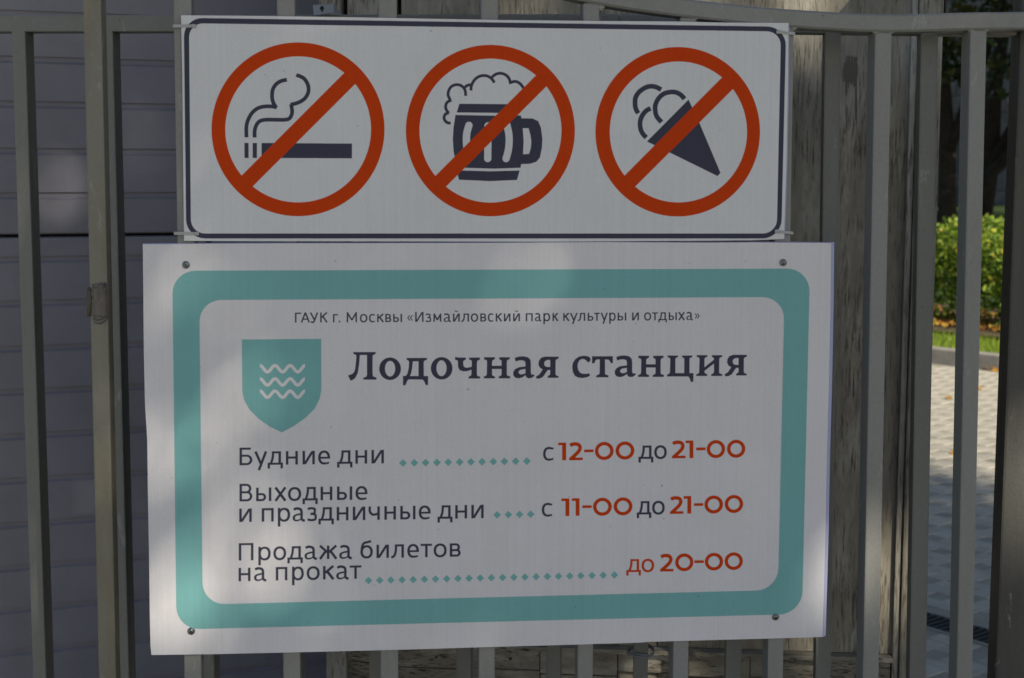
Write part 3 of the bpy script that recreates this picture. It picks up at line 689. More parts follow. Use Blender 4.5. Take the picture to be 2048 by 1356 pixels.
# ------------------------------------------------------------------ foliage
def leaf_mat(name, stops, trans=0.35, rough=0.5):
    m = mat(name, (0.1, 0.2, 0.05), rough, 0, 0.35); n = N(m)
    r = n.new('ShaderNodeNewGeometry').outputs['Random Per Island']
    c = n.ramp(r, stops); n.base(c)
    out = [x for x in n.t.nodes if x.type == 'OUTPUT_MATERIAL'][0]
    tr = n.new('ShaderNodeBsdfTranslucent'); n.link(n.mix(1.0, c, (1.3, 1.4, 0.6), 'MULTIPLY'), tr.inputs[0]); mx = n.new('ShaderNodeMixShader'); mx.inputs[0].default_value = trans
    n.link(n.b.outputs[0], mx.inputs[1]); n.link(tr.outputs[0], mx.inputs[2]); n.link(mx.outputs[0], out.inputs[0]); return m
M_HEDGE = leaf_mat('hedge_leaf', [(0, (0.04, 0.085, 0.012)), (0.5, (0.15, 0.245, 0.028)), (0.9, (0.32, 0.40, 0.055)), (1, (0.55, 0.42, 0.06))])
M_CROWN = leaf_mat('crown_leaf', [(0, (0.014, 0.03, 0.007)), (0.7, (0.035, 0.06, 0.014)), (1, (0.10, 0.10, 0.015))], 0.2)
M_GRASS = leaf_mat('grass_blade', [(0, (0.10, 0.17, 0.015)), (0.7, (0.22, 0.32, 0.03)), (1, (0.36, 0.38, 0.08))], 0.3)
M_FALL = leaf_mat('fallen_leaf', [(0, (0.22, 0.08, 0.02)), (0.5, (0.36, 0.18, 0.03)), (1, (0.5, 0.36, 0.06))], 0.15)
M_BARK = noise_mat('bark', (0.014, 0.011, 0.008), (0.045, 0.035, 0.025), 14, bump=0.8, bd=0.02)
def leaf_mesh(name, C, size, up=0.0, var=0.35):
    n = len(C); C = np.array(C); 
    d = RS.normal(size=(n, 3)); d /= np.linalg.norm(d, axis=1)[:, None]
    q = RS.normal(size=(n, 3)); q[:, 2] += up; q -= d * (q * d).sum(1)[:, None]; q /= np.linalg.norm(q, axis=1)[:, None]
    s_ = size * (1 + var * RS.uniform(-1, 1, n))[:, None]; nn = np.cross(d, q)
    pts = np.stack([C - d * s_ * .5, C + q * s_ * .3 + nn * s_ * .07 - d * s_ * .06, C + d * s_ * .5, C - q * s_ * .3 + nn * s_ * .07 - d * s_ * .06], 1).reshape(-1, 3)
    me = bpy.data.meshes.new(name); me.vertices.add(n * 4); me.vertices.foreach_set('co', pts.ravel())
    me.loops.add(n * 4); me.loops.foreach_set('vertex_index', np.arange(n * 4)); me.polygons.add(n)
    me.polygons.foreach_set('loop_start', np.arange(n) * 4); me.polygons.foreach_set('loop_total', np.full(n, 4)); me.update(); me.validate(); return me
# hedge behind the grass verge
hb = ground(1880, 686)[:2] - K0; HT = hb.dot(Vn); HS = (ground(1955, 690)[:2] - K0).dot(U)
hedge = _thing('hedge', 'clipped sunlit green hedge seen through the gate bars', 'hedge', None)
C = []
while len(C) < 30000:
    s_ = HS + RS.uniform(-3.0, 3.0); t = HT + RS.uniform(0, .9); z = .08 + RS.uniform(.05, 1.17)
    top = 1.13 + .05 * math.sin(s_ * 5) + .04 * math.sin(s_ * 13 + 1) ; front = HT + .06 * math.sin(s_ * 7 + z * 4) + .07 * math.sin(s_ * 19 - z * 9)
    if z > top or t < front: continue
    dens = 1.0 if z > .6 else (z - .2) / .4 * .75 + .08
    if math.sin(s_ * 23 + 5 * math.sin(z * 7)) * math.sin(z * 17 + 4 * math.sin(s_ * 5)) > .45 and t < front + .3: dens *= .3
    if RS.rand() < dens: C.append(ME(s_, t, z))
tag(link('foliage', leaf_mesh('foliage', C, 0.056), hedge, M_HEDGE), kind='stuff')
for i in range(26):
    s_ = HS - 1.6 + i * .125 + random.uniform(-.04, .04); t = HT + random.uniform(.12, .5); p = ME(s_, t, .06)
    V, Fc = tube([p, (p[0] + random.gauss(0, .04), p[1], .45), (p[0] + random.gauss(0, .12), p[1], .95)], [.012, .009, .005], 5); link('stem', mesh('stem', V, Fc), hedge, M_BARK)
tag(link('soil', mesh('soil', [ME(-30, HT - .34, .155), ME(30, HT - .34, .155), ME(30, HT + 2.2, .175), ME(-30, HT + 2.2, .175)], [(0, 1, 2, 3)]), None, M_SOIL), kind='structure')
C = [ME(HS + RS.uniform(-2.5, 2.5), HT + abs(RS.normal()) * .8 - .05, .175 + RS.uniform(0, .04)) for _ in range(2600)]
tag(link('fallen_leaves', leaf_mesh('fallen_leaves', C, 0.06), None, M_FALL), 'orange and yellow fallen leaves under the hedge', 'leaves', kind='stuff')
for k, (u_, v_) in enumerate(((1975, 737), (1988, 740), (1960, 776), (1906, 905), (1897, 795))):
    p = ground(u_, v_, 0.012); o = link('fallen_leaf', leaf_mesh('fallen_leaf', [p, p + np.array((.02, .02, .004))], .06), None, M_FALL)
    tag(o, ['yellow leaf lying at the kerb foot', 'paler yellow leaf beside another at the kerb foot', 'yellow leaf on sunlit paving between the gate bar and end post', 'small brown leaf on paving near the kiosk corner', 'small dry leaf on paving just before the kerb'][k], 'leaf', 'fallen leaves on the paving')
# grass blades on the verge and lawn
C = []
V = []; Fc = []
for k in range(16000):
    s_ = HS + RS.uniform(-2.8, 2.8); t = .14 + RS.rand() * (HT - .30 - .14); p = np.array(ME(s_, t, .075 + .03 * t / 3)); h = RS.uniform(.04, .11); a = RS.uniform(0, 6.28)
    w_ = np.array((math.cos(a), math.sin(a), 0)) * .005; tp = np.array((RS.normal() * .03, RS.normal() * .03, h)); b = len(V)
    V += [p - w_, p + w_, p + tp]; Fc.append((b, b + 1, b + 2))
tag(link('verge_grass', mesh('verge_grass', V, Fc), None, M_GRASS), 'short bright grass on the verge behind the kerb', 'grass', kind='stuff')

def tree(name, label, base, top, r0, limbs, crowns, leafsize=.10, cat='tree', group=None, cm=M_CROWN):
    tr = _thing(name, label, cat, group)
    b = np.array(base, float); t = np.array(top, float)
    pts = [b - (0, 0, .1), b + (t - b) * .05, b + (t - b) * .35 + np.array((.05, .03, 0)), b + (t - b) * .7 - np.array((.04, 0, 0)), t]
    V, Fc = tube(pts, [r0 * 1.7, r0 * 1.2, r0, r0 * .8, r0 * .55], 12); link('trunk', mesh('trunk', V, Fc, True), tr, M_BARK)
    for L in limbs:
        V, Fc = tube([l[0] for l in L], [l[1] for l in L], 9); link('limb', mesh('limb', V, Fc, True), tr, M_BARK)
    C = []
    for c, rad, n in crowns:
        clumps = [RS.normal(size=3) for _ in range(60)]; clumps = [q / np.linalg.norm(q) * RS.rand() ** .4 for q in clumps]
        for k in range(n):
            q = clumps[RS.randint(60)] + RS.normal(size=3) * .17
            C.append(np.array(c) + q * np.array(rad))
    return tr, C
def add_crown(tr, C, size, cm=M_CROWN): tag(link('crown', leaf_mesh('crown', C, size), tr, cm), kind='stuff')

# background trees and wall to the right, beyond the hedge
def far(u, v, d): return at_depth(u, v, d)
dz = 22.0
b = far(1898, 455, 20); b[2] = .3; tp = far(1880, -160, 20)
limbs = [[(far(1900, 300, 20), .08), (far(1935, 200, 20), .07), (far(1990, 60, 20.4), .05), (far(2030, -90, 21), .03)]]
w1 = far(1950, 200, 20)
tr, C = tree('tree', 'dark slim tree trunk just behind the hedge, beside the kiosk corner', b, tp, .11, limbs, [(w1 - sd * 4.6 + np.array((-.5, .2, .5)), (2.5, 2.0, 2.4), 26000)])  # crown mass added out of view, toward the sun, to shade the trunk
for _ in range(160): C.append(far(RS.uniform(1880, 1935), RS.uniform(60, 170), 19.6))
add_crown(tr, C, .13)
b = far(1950, 500, 22); b[2] = .5; tp = far(2012, 30, 22)
limbs = [[(far(1958, 395, 22), .12), (far(1995, 310, 21.9), .10), (far(2040, 235, 21.8), .09), (far(2120, 150, 22), .06)],
         [(far(1950, 440, 21.7), .12), (far(1980, 350, 21.6), .09), (far(2030, 300, 21.5), .085), (far(2110, 250, 21.5), .06)],
         [(far(2010, 60, 22), .08), (far(1990, -20, 22), .07), (far(1950, -110, 22), .05)]]
w2 = far(1980, 250, 25)
tr, C = tree('tree', 'spreading tree with thick leaning limbs between the last two posts', b, tp, .15, limbs, [(far(1990, 250, 22) - sd * 5.2 + np.array((-.5, .2, .6)), (3.2, 2.4, 2.6), 26000), (far(1960, 250, 31) - sd * 8 + np.array((-.5, 0, .6)), (3.6, 2.6, 3.0), 22000)])  # both crown masses added out of view, up-sun, shading limbs and far wall
for _ in range(260): C.append(far(RS.uniform(1885, 2040), RS.uniform(-80, 40) , 21 + RS.rand()))
for _ in range(90): C.append(far(RS.uniform(1975, 2040), 110 + abs(RS.normal()) * 40, 21 + RS.rand()))
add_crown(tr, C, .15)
# far concrete wall
WL = Frame(far(1900, 400, 32), ME(1, 0) - np.array(ME(0, 0)))
wall = _thing('block_wall', 'shaded grey block wall with pale ledge far behind the trees', 'wall', None)
def far_wall_mat():
    m = noise_mat('old_block', (0.09, 0.09, 0.095), (0.17, 0.17, 0.175), 1.4, bump=.3, bd=.005); n = N(m); v = n.coord(obj=False)
    old = n.b.inputs['Base Color'].links[0].from_socket
    c = n.mix(n.ramp(n.noise(v, 1.1, 3, .6, 1.5), [(.58, (0, 0, 0)), (.63, (.6,) * 3)]), old, (.10, .05, .05))
    c = n.mix(n.ramp(n.noise(n.coord((1.3, 1, .8), obj=False), 1.7, 3, .6, 2), [(.60, (0, 0, 0)), (.64, (.6,) * 3)]), c, (.05, .06, .10)); n.base(c); return m
M_BLOCK = far_wall_mat()
a_c, z_c = WL.px(1960, 419)
fbox(WL, 'footing', a_c - 9, a_c + 9, .0, .5, z_c - 1.5, z_c, wall, M_KERB, .01)
fbox(WL, 'wall_core', a_c - 9, a_c + 9, .22, .6, z_c + .002, z_c + 7, wall, M_BLOCK, 0)
for j in range(17):
    for i in range(-5, 6):
        a0 = a_c + i * .8 + (.4 if j % 2 else 0)
        fbox(WL, 'block', a0 + .008, a0 + .792, .15 + random.uniform(0, .012), .215, z_c + .01 + j * .4, z_c + .39 + j * .4, wall, M_BLOCK, 0)

# ------------------------------------------------------------------ garage wall at left (blue-grey ribbed sheets)
garage = _thing('garage_wall', 'blue-grey ribbed metal garage wall behind the bars at left', 'garage', None)
gl, gr = GARAGE.px(-900, 700)[0], GARAGE.px(1500, 700)[0]
vg = [126, 213, 304, 390.5, 515, 600, 688, 772, 858, 944, 1030, 1113, 1195, 1277]
zg = [GARAGE.px(300, v)[1] for v in vg]; zj = GARAGE.px(300, 468)[1]
st = (zg[0] - zg[3]) / 3
up = [zg[0] + st * k for k in range(12, 0, -1)]; low = [zg[-1] - (zg[4] - zg[-1]) / 9 * k for k in range(1, 6)]
def ribbed(zt, zb, grooves):
    prof = [(zt, .012), (zt - .003, .001), (zt - .006, 0)]
    for g in grooves:
        if g > zt - .02 or g < zb + .02: continue
        prof += [(g + .0072, 0), (g + .0069, .0055), (g - .0035, .0055), (g - .0078, -.0006), (g - .0095, 0)]
    prof += [(zb + .006, 0), (zb + .003, .001), (zb, .012)]
    V = []; Fc = []
    for z, d in prof: V += [GARAGE.w(gl, d, z), GARAGE.w(gr, d, z)]
    for i in range(len(prof) - 1): Fc.append((2 * i, 2 * i + 2, 2 * i + 3, 2 * i + 1))
    return mesh('cladding_panel', V, Fc)
for zt, zb, gv in ((zj - .0035, 0.02, zg[4:] + low), (zj + st * 11 - .45 + .02, zj + .001, up + zg[:4]), ):
    link('cladding_panel', ribbed(zt, zb, gv), garage, M_CLAD)
fbox(GARAGE, 'wall_core', gl, gr, .03, .3, 0, zj + st * 11 - .42, garage, M_GAP, 0)
fbox(GARAGE, 'plinth', gl, gr, -.01, .028, -.02, .018, garage, M_KERB, 0)

# ------------------------------------------------------------------ kiosk (weathered wooden wall)
kiosk = _thing('wooden_kiosk', 'weathered grey plywood kiosk wall with peeling boards behind the fence', 'kiosk', None)
kx = lambda u, v=700: KIOSK.px(u, v)[0]
kz = lambda v, u=1500: KIOSK.px(u, v)[1]
zb = kz(1301, 1500); ztop = 2.75
xa, xb, xc, xd = kx(640, 10), kx(682, 10), kx(694, 10), kx(792, 10)
xe, xf = kx(1838, 10), kx(1886, 10)
xp = kx(800, 10)
fbox(KIOSK, 'corner_board', xa, xb, -.012, .03, .05, ztop, kiosk, M_TRIM, .003)
fbox(KIOSK, 'peeling_board', xc, xd, 0, .03, zb + .004, ztop, kiosk, M_TRIM, .003)
xm = xp + (xe - xp) * .52
fbox(KIOSK, 'plywood_panel', xp + .001, xm - .001, .006, .02, zb, ztop, kiosk, M_PLY, .001)
fbox(KIOSK, 'plywood_panel', xm + .001, xe - .004, .006, .02, zb, ztop, kiosk, M_PLY, .001)
fbox(KIOSK, 'trim_board', xe, xf, -.010, .045, .04, ztop, kiosk, M_PLY, .004)
fbox(KIOSK, 'batten', xe - .012, xe - .001, -.004, .004, .05, ztop, kiosk, M_TRIM, .003)
fbox(KIOSK, 'sill_board', xb + .002, xe - .013, -.018, .02, zb - .010, zb - .001, kiosk, M_PLANK, .002)
ed = [kx(u, 1320) for u in (691, 742, 915, 1080, 1235, 1350, 1500, 1640, 1800)]
for i in range(8):
    a0, a1 = ed[i] + .0006, ed[i + 1] - .0006
    if a1 > xe - .015: a1 = xe - .015
    dz_ = (.006, 0, .002, -.003, .004, 0, .003, -.002)[i]
    fbox(KIOSK, 'plank', a0, a1, -.004 + dz_ * .5, .016, zb - .052 + dz_, zb - .012, kiosk, M_PLANK, .002)
    fbox(KIOSK, 'plank', a0, a1, .004 + dz_, .018, zb - .15, zb - .056 + dz_, kiosk, M_PLANK, .002)
fbox(KIOSK, 'kiosk_body', xa + .01, xf - .01, .05, 1.2, 0, ztop - .02, kiosk, M_GAP, 0)
fbox(KIOSK, 'roof', xa - .12, xf + .10, -.10, 1.3, ztop + .002, ztop + .08, kiosk, M_GALV, .005)
for u_, v_ in ((1845, 300), (1847, 640), (1842, 980), (1868, 200), (1862, 520), (1700, 1316), (1760, 1318), (1592, 1322), (872, 1316), (1020, 1320), (720, 12), (1210, 12), (1600, 22)):
    a, z = KIOSK.px(u_, v_, -.01); bm = bmesh.new(); bmesh.ops.create_uvsphere(bm, u_segments=10, v_segments=6, radius=.0035)
    q_ = KIOSK.w(a, -.0105 if u_ > 1838 else (-.003 if v_ > 1000 else .004), z)
    for v in bm.verts: v.co = Vector((v.co.x, v.co.y * .5, v.co.z)) + Vector(q_)
    me = bpy.data.meshes.new('nail_head'); bm.to_mesh(me); bm.free(); link('nail_head', me, kiosk, M_RUST)
# dark drip stain running down the plywood
sx = lambda u, v: KIOSK.px(u, v, .0055)
blob = [(1687, 135), (1689, 124), (1692, 127), (1694, 117), (1697, 123), (1700, 112), (1703, 120), (1706, 114), (1709, 124), (1712, 118), (1715, 130), (1717, 142), (1716, 165), (1714, 180), (1715, 215), (1717, 245), (1713, 249), (1711, 235), (1710, 190), (1708, 172), (1702, 172), (1700, 186), (1698, 172), (1695, 188), (1692, 193), (1690, 172), (1687, 160), (1686, 140)]
V = []; Fc = []
for k_ in range(17):                                     # ragged run of stain, column by column down the grain
    x0_ = 1686 + k_ * 1.75; t_ = (k_ - 8) / 8.5; h_ = max(0.05, 1 - t_ * t_) ** .5
    top_ = 142 - 27 * h_ + random.uniform(-7, 6); bot_ = 150 + 20 * h_ + random.uniform(-8, 10)
    if k_ in (3, 4): bot_ = 193 - (k_ - 3) * 6
    if k_ in (14, 15): bot_ = 248 - (15 - k_) * 8
    b_ = len(V); V += [KIOSK.w(sx(x_, y_)[0], .0052, sx(x_, y_)[1]) for x_, y_ in ((x0_, bot_), (x0_ + 1.78, bot_ - random.uniform(0, 4)), (x0_ + 1.78, top_ + random.uniform(-2, 2)), (x0_, top_))]; Fc.append((b_, b_ + 1, b_ + 2, b_ + 3))
link('drip_stain', mesh('drip_stain', V, Fc), kiosk, M_STAIN)

# ------------------------------------------------------------------ back fence
fence = _thing('bar_fence', 'grey square-bar fence standing just behind the gate', 'fence', None)
zr0, zr1 = FENCE.px(50, 63)[1], FENCE.px(50, 30)[1]
fa0, fa1 = FENCE.px(-260, 46)[0], FENCE.px(2035, 46)[0]
for (u0, y0_), (u1, y1_) in (((-260, 31), (1238, 27.5)), ((1240, 27.5), (2035, 35.5))):
    q0, q1 = FENCE.px(u0, y0_), FENCE.px(u1, y1_); hh = zr1 - zr0
    vs = [FENCE.w(a, n_, z) for dz_ in (-hh, 0) for a, n_, z in ((q0[0], 0, q0[1] + dz_), (q1[0], 0, q1[1] + dz_), (q1[0], .038, q1[1] + dz_), (q0[0], .038, q0[1] + dz_))]
    link('top_rail', bevelled(vs, BOXF, 'top_rail', .0025), fence, M_FENCE)
fbox(FENCE, 'bottom_rail', fa0, fa1, 0, .038, .10, .127, fence, M_FENCE, .0025)
def bar(fr, name, e1, e2, n1, zlo, zhi, par, m, r=.0028):
    """e = (left px, right px, photo row) at two rows; e2 may be None for a plumb bar"""
    a0, z0 = fr.px(e1[0], e1[2]); a1, _ = fr.px(e1[1], e1[2]); ln = 0.0
    w_ = a1 - a0; c = (a0 + a1) / 2
    if e2 is not None:
        b0, z1 = fr.px(e2[0], e2[2]); b1, _ = fr.px(e2[1], e2[2]); w_ = (w_ + b1 - b0) / 2; ln = ((b0 + b1) / 2 - c) / (z1 - z0)
    c0 = c + ln * (zlo - z0)
    return fbox(fr, name, c0 - w_ / 2, c0 + w_ / 2, 0, n1, zlo, zhi, par, m, r, ln)
for e1, e2 in (((-160, -132, 65), None), ((22, 50, 65), (66, 92, 1356)), ((197, 225, 65), (231, 258, 1356)), ((401, 428, 1320), None), ((573, 601, 1340), None), ((738, 767, 1340), None),
               ((912, 942, 1340), None), ((1092, 1121, 1330), None), ((1266, 1296, 1320), None), ((1451, 1483, 1310), None), ((1650, 1682, 80), (1631, 1663, 1300)), ((1842, 1876, 80), (1818, 1853, 1340))):
    bar(FENCE, 'bar', e1, e2, .036, .128, FENCE.px(e1[0], 62 if e1[0] < 1240 else 66)[1] + .004, fence, M_FENCE)
# end post with cap, stands right at the frame's edge
post = _thing('fence_post', 'dark grey end post at the right edge of the photo', 'post', None)
a0, a1 = FENCE.px(2031, 300)[0], FENCE.px(2031, 300)[0] + .062
fbox(FENCE, 'shaft', a0, a1, .0, .06, 0, 2.15, post, M_POST, .004); fbox(FENCE, 'cap', a0 - .004, a1 + .004, -.004, .064, 2.152, 2.165, post, M_FENCE, .003)
# wire loop on a back bar
wl = FENCE.px(1281, 1311); c = FENCE.w(wl[0], .018, wl[1])
pts = [(c[0] + .021 * math.cos(t), c[1] + .026 * math.sin(t), c[2] + .002 * math.sin(2 * t)) for t in np.linspace(0, 2 * math.pi, 25)]
for k in range(2):
    V, Fc = tube([(p[0], p[1], p[2] + .0035 * k + .0015 * (p[0] - c[0]) / .02) for p in pts], [.0013] * 25, 6); o = link('wire_loop', mesh('wire_loop', V, Fc, True), None, M_GALV)
    tag(o, ['lower turn of steel wire tied round a back fence bar under the sign', 'upper turn of steel wire tied round a back fence bar under the sign'][k], 'wire')
# galvanised bracket above the top sign
br = _thing('bracket', 'bent galvanised bracket with keyhole resting on the rail above the top sign', 'bracket', None)
q = [(626, 10), (668, 8), (670, 26), (628, 32)]
bp = [FENCE.px(*p, -.01) for p in q]; V = [FENCE.w(p[0], -.012 + d, p[1]) for d in (0, .0025) for p in bp]
link('plate', bevelled(V, BOXF, 'plate', .0006, 1), br, M_GALV)
q2 = [FENCE.px(668, 8, -.01), FENCE.px(679, 27, -.01), FENCE.px(670, 26, -.01)]
V = [FENCE.w(q2[0][0] + .0005, -.012, q2[0][1]), FENCE.w(q2[1][0], .012, q2[1][1]), FENCE.w(q2[2][0] + .0005, -.012, q2[2][1])]
V += [(x, y + .002, z) for x, y, z in V]; link('side_flap', mesh('side_flap', V, [(0, 1, 2), (5, 4, 3), (0, 3, 4, 1), (1, 4, 5, 2), (2, 5, 3, 0)]), br, M_GALV)
kh = FENCE.px(644, 18, -.0125); ko = [FENCE.w(kh[0] + .0035 * math.cos(t) * (1 if math.sin(t) > -.3 else .5), -.0128, kh[1] + .0048 * math.sin(t)) for t in np.linspace(0, 2 * math.pi, 17)[:-1]]
link('keyhole', mesh('keyhole', ko + [(x, y + .0006, z) for x, y, z in ko], [tuple(range(16))] + [(i, 16 + i, 16 + (i + 1) % 16, (i + 1) % 16) for i in range(16)]), br, M_DARK)

# ------------------------------------------------------------------ gate (front)
gate = _thing('gate', 'grey painted steel bar gate carrying the two white signs', 'gate', None)
def rail_sweep(path, hw, y0, y1):
    P3 = [np.array(GATE.px(*p)) for p in path]; P3 = smooth_pts(P3, 6); V = []; n = len(P3)
    for i, p in enumerate(P3):
        d = nrm(P3[min(i + 1, n - 1)] - P3[max(i - 1, 0)]); k = np.array((-d[1], d[0])); b = .003
        for s_, y in ((hw, y0 + b), (hw - b, y0), (-hw + b, y0), (-hw, y0 + b), (-hw, y1 - b), (-hw + b, y1), (hw - b, y1), (hw, y1 - b)):
            V.append((p[0] + k[0] * s_, y, p[1] + k[1] * s_))
    Fc = [(i * 8 + k, i * 8 + (k + 1) % 8, i * 8 + 8 + (k + 1) % 8, i * 8 + 8 + k) for i in range(n - 1) for k in range(8)]
    Fc += [tuple(range(8))[::-1], tuple(range((n - 1) * 8, n * 8))]
    me = mesh('curved_top_rail', V, Fc)
    bm = bmesh.new(); bm.from_mesh(me); bmesh.ops.recalc_face_normals(bm, faces=bm.faces); bm.to_mesh(me); bm.free()
    return me, P3
rpath = [(230, -330), (500, -270), (760, -170), (950, -95), (1060, -45), (1145, -20), (1245, -1), (1345, 13), (1430, 23), (1540, 34), (1660, 42), (1730, 45.5), (1800, 46.5), (1930, 43), (2060, 41), (2400, 34)]
me, RP = rail_sweep(rpath, .0128, -.004, .036); link('curved_top_rail', me, gate, M_GATE)
def rail_z(x):
    for p, q in zip(RP[:-1], RP[1:]):
        if p[0] <= x <= q[0]: return p[1] + (q[1] - p[1]) * (x - p[0]) / (q[0] - p[0])
    return RP[0][1]
bar(GATE, 'stile', (165.5, 202.5, 5), (197.5, 232, 1350), .04, .05, 2.3, gate, M_STILE)
for e1, e2 in (((347, 383, 15), (368, 403, 1340)), ((553, 590.5, 20), (567, 600, 1340)), ((756, 794.5, 20), (762, 796, 1340)), ((962, 996, 20), (957, 990, 1340)), ((1166, 1199, 20), (1155, 1186, 1340)),
               ((1360, 1393, 38), (1346, 1377, 1340)), ((1555, 1588, 80), (1535, 1567, 1340)), ((1750, 1784, 80), (1726, 1758, 1340)), ((1940, 1974, 80), (1914, 1945, 1340))):
    x = GATE.px((e1[0] + e1[1]) / 2, e1[2])[0]
    bar(GATE, 'bar', e1, e2, .035, .075, rail_z(x) - .0125, gate, M_GATE)
x0, _ = GATE.px(232, 1356); x1, _ = GATE.px(2300, 1356)
fbox(GATE, 'bottom_rail', x0 + .004, x1, 0, .038, .05, .074, gate, M_GATE, .003)
# weld beads where the bars meet the rail
M_WELD = paint('weld_paint', (0.30, 0.31, 0.28), rust=False)
for u_, v_ in ((1395, 33), (1588, 55), (1752, 62), (1783, 61), (1944, 60), (1973, 58), (1202, 14)):
    a, z = GATE.px(u_, v_); V = []; Fc = []
    bm = bmesh.new(); bmesh.ops.create_icosphere(bm, subdivisions=2, radius=.006)
    for v in bm.verts: v.co = Vector((a + v.co.x * random.uniform(.7, 1.1), .003 + v.co.y * .8, z + v.co.z * random.uniform(.6, 1.0)))
    me = bpy.data.meshes.new('weld_bead'); bm.to_mesh(me); bm.free(); link('weld_bead', me, gate, M_WELD)
# latch block welded to the stile
la, lz = GATE.px(186, 632); lb, lt = GATE.px(214, 568)
hg = link('latch_block', bevelled([(la, -.006, lz), (lb, -.006, lz - .002), (lb, 0, lz), (la, 0, lz), (la + .002, -.010, lt - .004), (lb - .001, -.010, lt - .002), (lb, 0, lt + .003), (la, 0, lt)], BOXF, 'latch_block', .003, 2), gate, M_HINGE)
bm = bmesh.new(); bm.from_mesh(hg.data); bmesh.ops.subdivide_edges(bm, edges=bm.edges, cuts=3, use_grid_fill=True)
for v in bm.verts: v.co += Vector((random.gauss(0, .0006), random.gauss(0, .0006), random.gauss(0, .0008)))
bm.to_mesh(hg.data); bm.free()
k0, _ = GATE.px(178, 600)
V, Fc = tube([(k0, .004, lz - .001), (k0 + .0015, .004, lz + .018), (k0 + .001, .003, lt - .012), (k0 + .002, .004, lt - .005)], [.0045, .0055, .0052, .004], 8); link('knuckle', mesh('knuckle', V, Fc, True), hg, M_RUST)
V, Fc = tube([(la + .0, -.001, lz - .003), (la + .004, -.002, lz - .008), (la + .010, -.002, lz - .0085), (la + .017, -.001, lz - .005), (lb, -.001, lz + .000)], [.0015, .003, .0035, .0025, .0015], 6); link('weld_seam', mesh('weld_seam', V, Fc, True), hg, M_HINGE)

# ------------------------------------------------------------------ signs
low_sign = _thing('opening_hours_sign', 'large white sign in a teal frame with opening hours, lower of the two', 'sign', None)
P, OUT, INN, SH = make_lower_print(); M_LOW = print_mat('opening_hours_sheet', P, 0.0)
edges = [[(285.5, 488.5), (360, 488), (470, 487), (700, 486.5), (1000, 485.6), (1200, 484.2), (1420, 485.4), (1500, 484.8), (1662, 486)],
         [(303, 1310), (420, 1308.5), (662, 1303), (830, 1298.6), (997, 1293.5), (1160, 1289), (1290, 1284.8), (1300, 1283.6), (1450, 1279.4), (1560, 1276.5), (1645, 1274)],
         [(285.5, 488.5), (286.5, 570), (287.6, 700), (290, 810), (294.5, 880), (296, 1000), (298.4, 1130), (299.5, 1230), (301, 1295), (303, 1310)],
         [(1662, 486), (1661, 600), (1658, 760), (1654, 900), (1650.5, 1080), (1645, 1274)]]
px2m = 1 / F * 2.2
board('board', edges, P, low_sign, M_LOW, (-.0004, 8.5 * px2m, 1.6 * px2m, .0004), 1)
decal('teal_frame', OUT, INN, P, low_sign, M_LOW, .0002)
decal('water_emblem_shield', SH, None, P, low_sign, M_LOW, .0002)
def screw(u_, v_, par):
    a, z = px_on_sign(u_, v_); y = YP - .0001; prof = [(.0056, 0), (.0056, .0007), (.0045, .0010), (.0042, .0008), (.0040, .0018), (.0032, .0028), (.0018, .0033)]
    seg = 24; V = []; Fc = []
    for r, h in prof:
        for k in range(seg): t = 2 * math.pi * k / seg; V.append((a + r * math.cos(t), y - h, z + r * math.sin(t)))
    for i in range(len(prof) - 1):
        for k in range(seg): p0, p1 = i * seg + k, i * seg + (k + 1) % seg; Fc.append((p0, p1, p1 + seg, p0 + seg))
    Fc.append(tuple(range((len(prof) - 1) * seg, len(prof) * seg)))
    me = mesh('screw', V, Fc, True); bm = bmesh.new(); bm.from_mesh(me); bmesh.ops.recalc_face_normals(bm, faces=bm.faces); bm.to_mesh(me); bm.free()
    s_ = link('screw', me, par, M_METAL); yy = y - .0034; w_ = .0005; l_ = .0017; ro = random.uniform(0, .8)
    cr = [(w_, w_), (l_, w_), (l_, -w_), (w_, -w_), (w_, -l_), (-w_, -l_), (-w_, -w_), (-l_, -w_), (-l_, w_), (-w_, w_), (-w_, l_), (w_, l_)]
    rr = [(x * math.cos(ro) - q_ * math.sin(ro), x * math.sin(ro) + q_ * math.cos(ro)) for x, q_ in cr]
    link('cross_recess', mesh('cross_recess', [(a + x, yy, z + q_) for x, q_ in rr], [tuple(range(12))]), s_, M_DARK)
for u_, v_ in ((372, 529.5), (1566, 525), (382.5, 1262), (1551, 1233.5)): screw(u_, v_, low_sign)

top_sign = _thing('prohibition_sign', 'wide white sign with three red prohibition circles, upper of the two', 'sign', None)
P2, rings = make_upper_print(); M_TOP = print_mat('prohibition_sheet', P2, 1.3)
edges = [[(362, 30.5), (530, 32), (700, 34.5), (1000, 40), (1200, 42), (1350, 43), (1440, 45), (1577, 46)],
         [(368, 481.5), (480, 482.3), (700, 482.6), (900, 483), (1100, 483.4), (1400, 481.5), (1500, 480.6), (1568, 478)],
         [(362, 30.5), (364.5, 140), (366, 300), (368, 481.5)], [(1577, 46), (1576, 160), (1573, 330), (1568, 478)]]
board('board', edges, P2, top_sign, M_TOP, (-.0002, 4.0 * px2m, .0003, 1.2 * px2m), 2)
for r, nm in zip(rings, ('no_smoking_symbol', 'no_alcohol_symbol', 'no_ice_cream_symbol')): decal(nm, ell(*r, n=96), None, P2, top_sign, M_TOP, .00012)
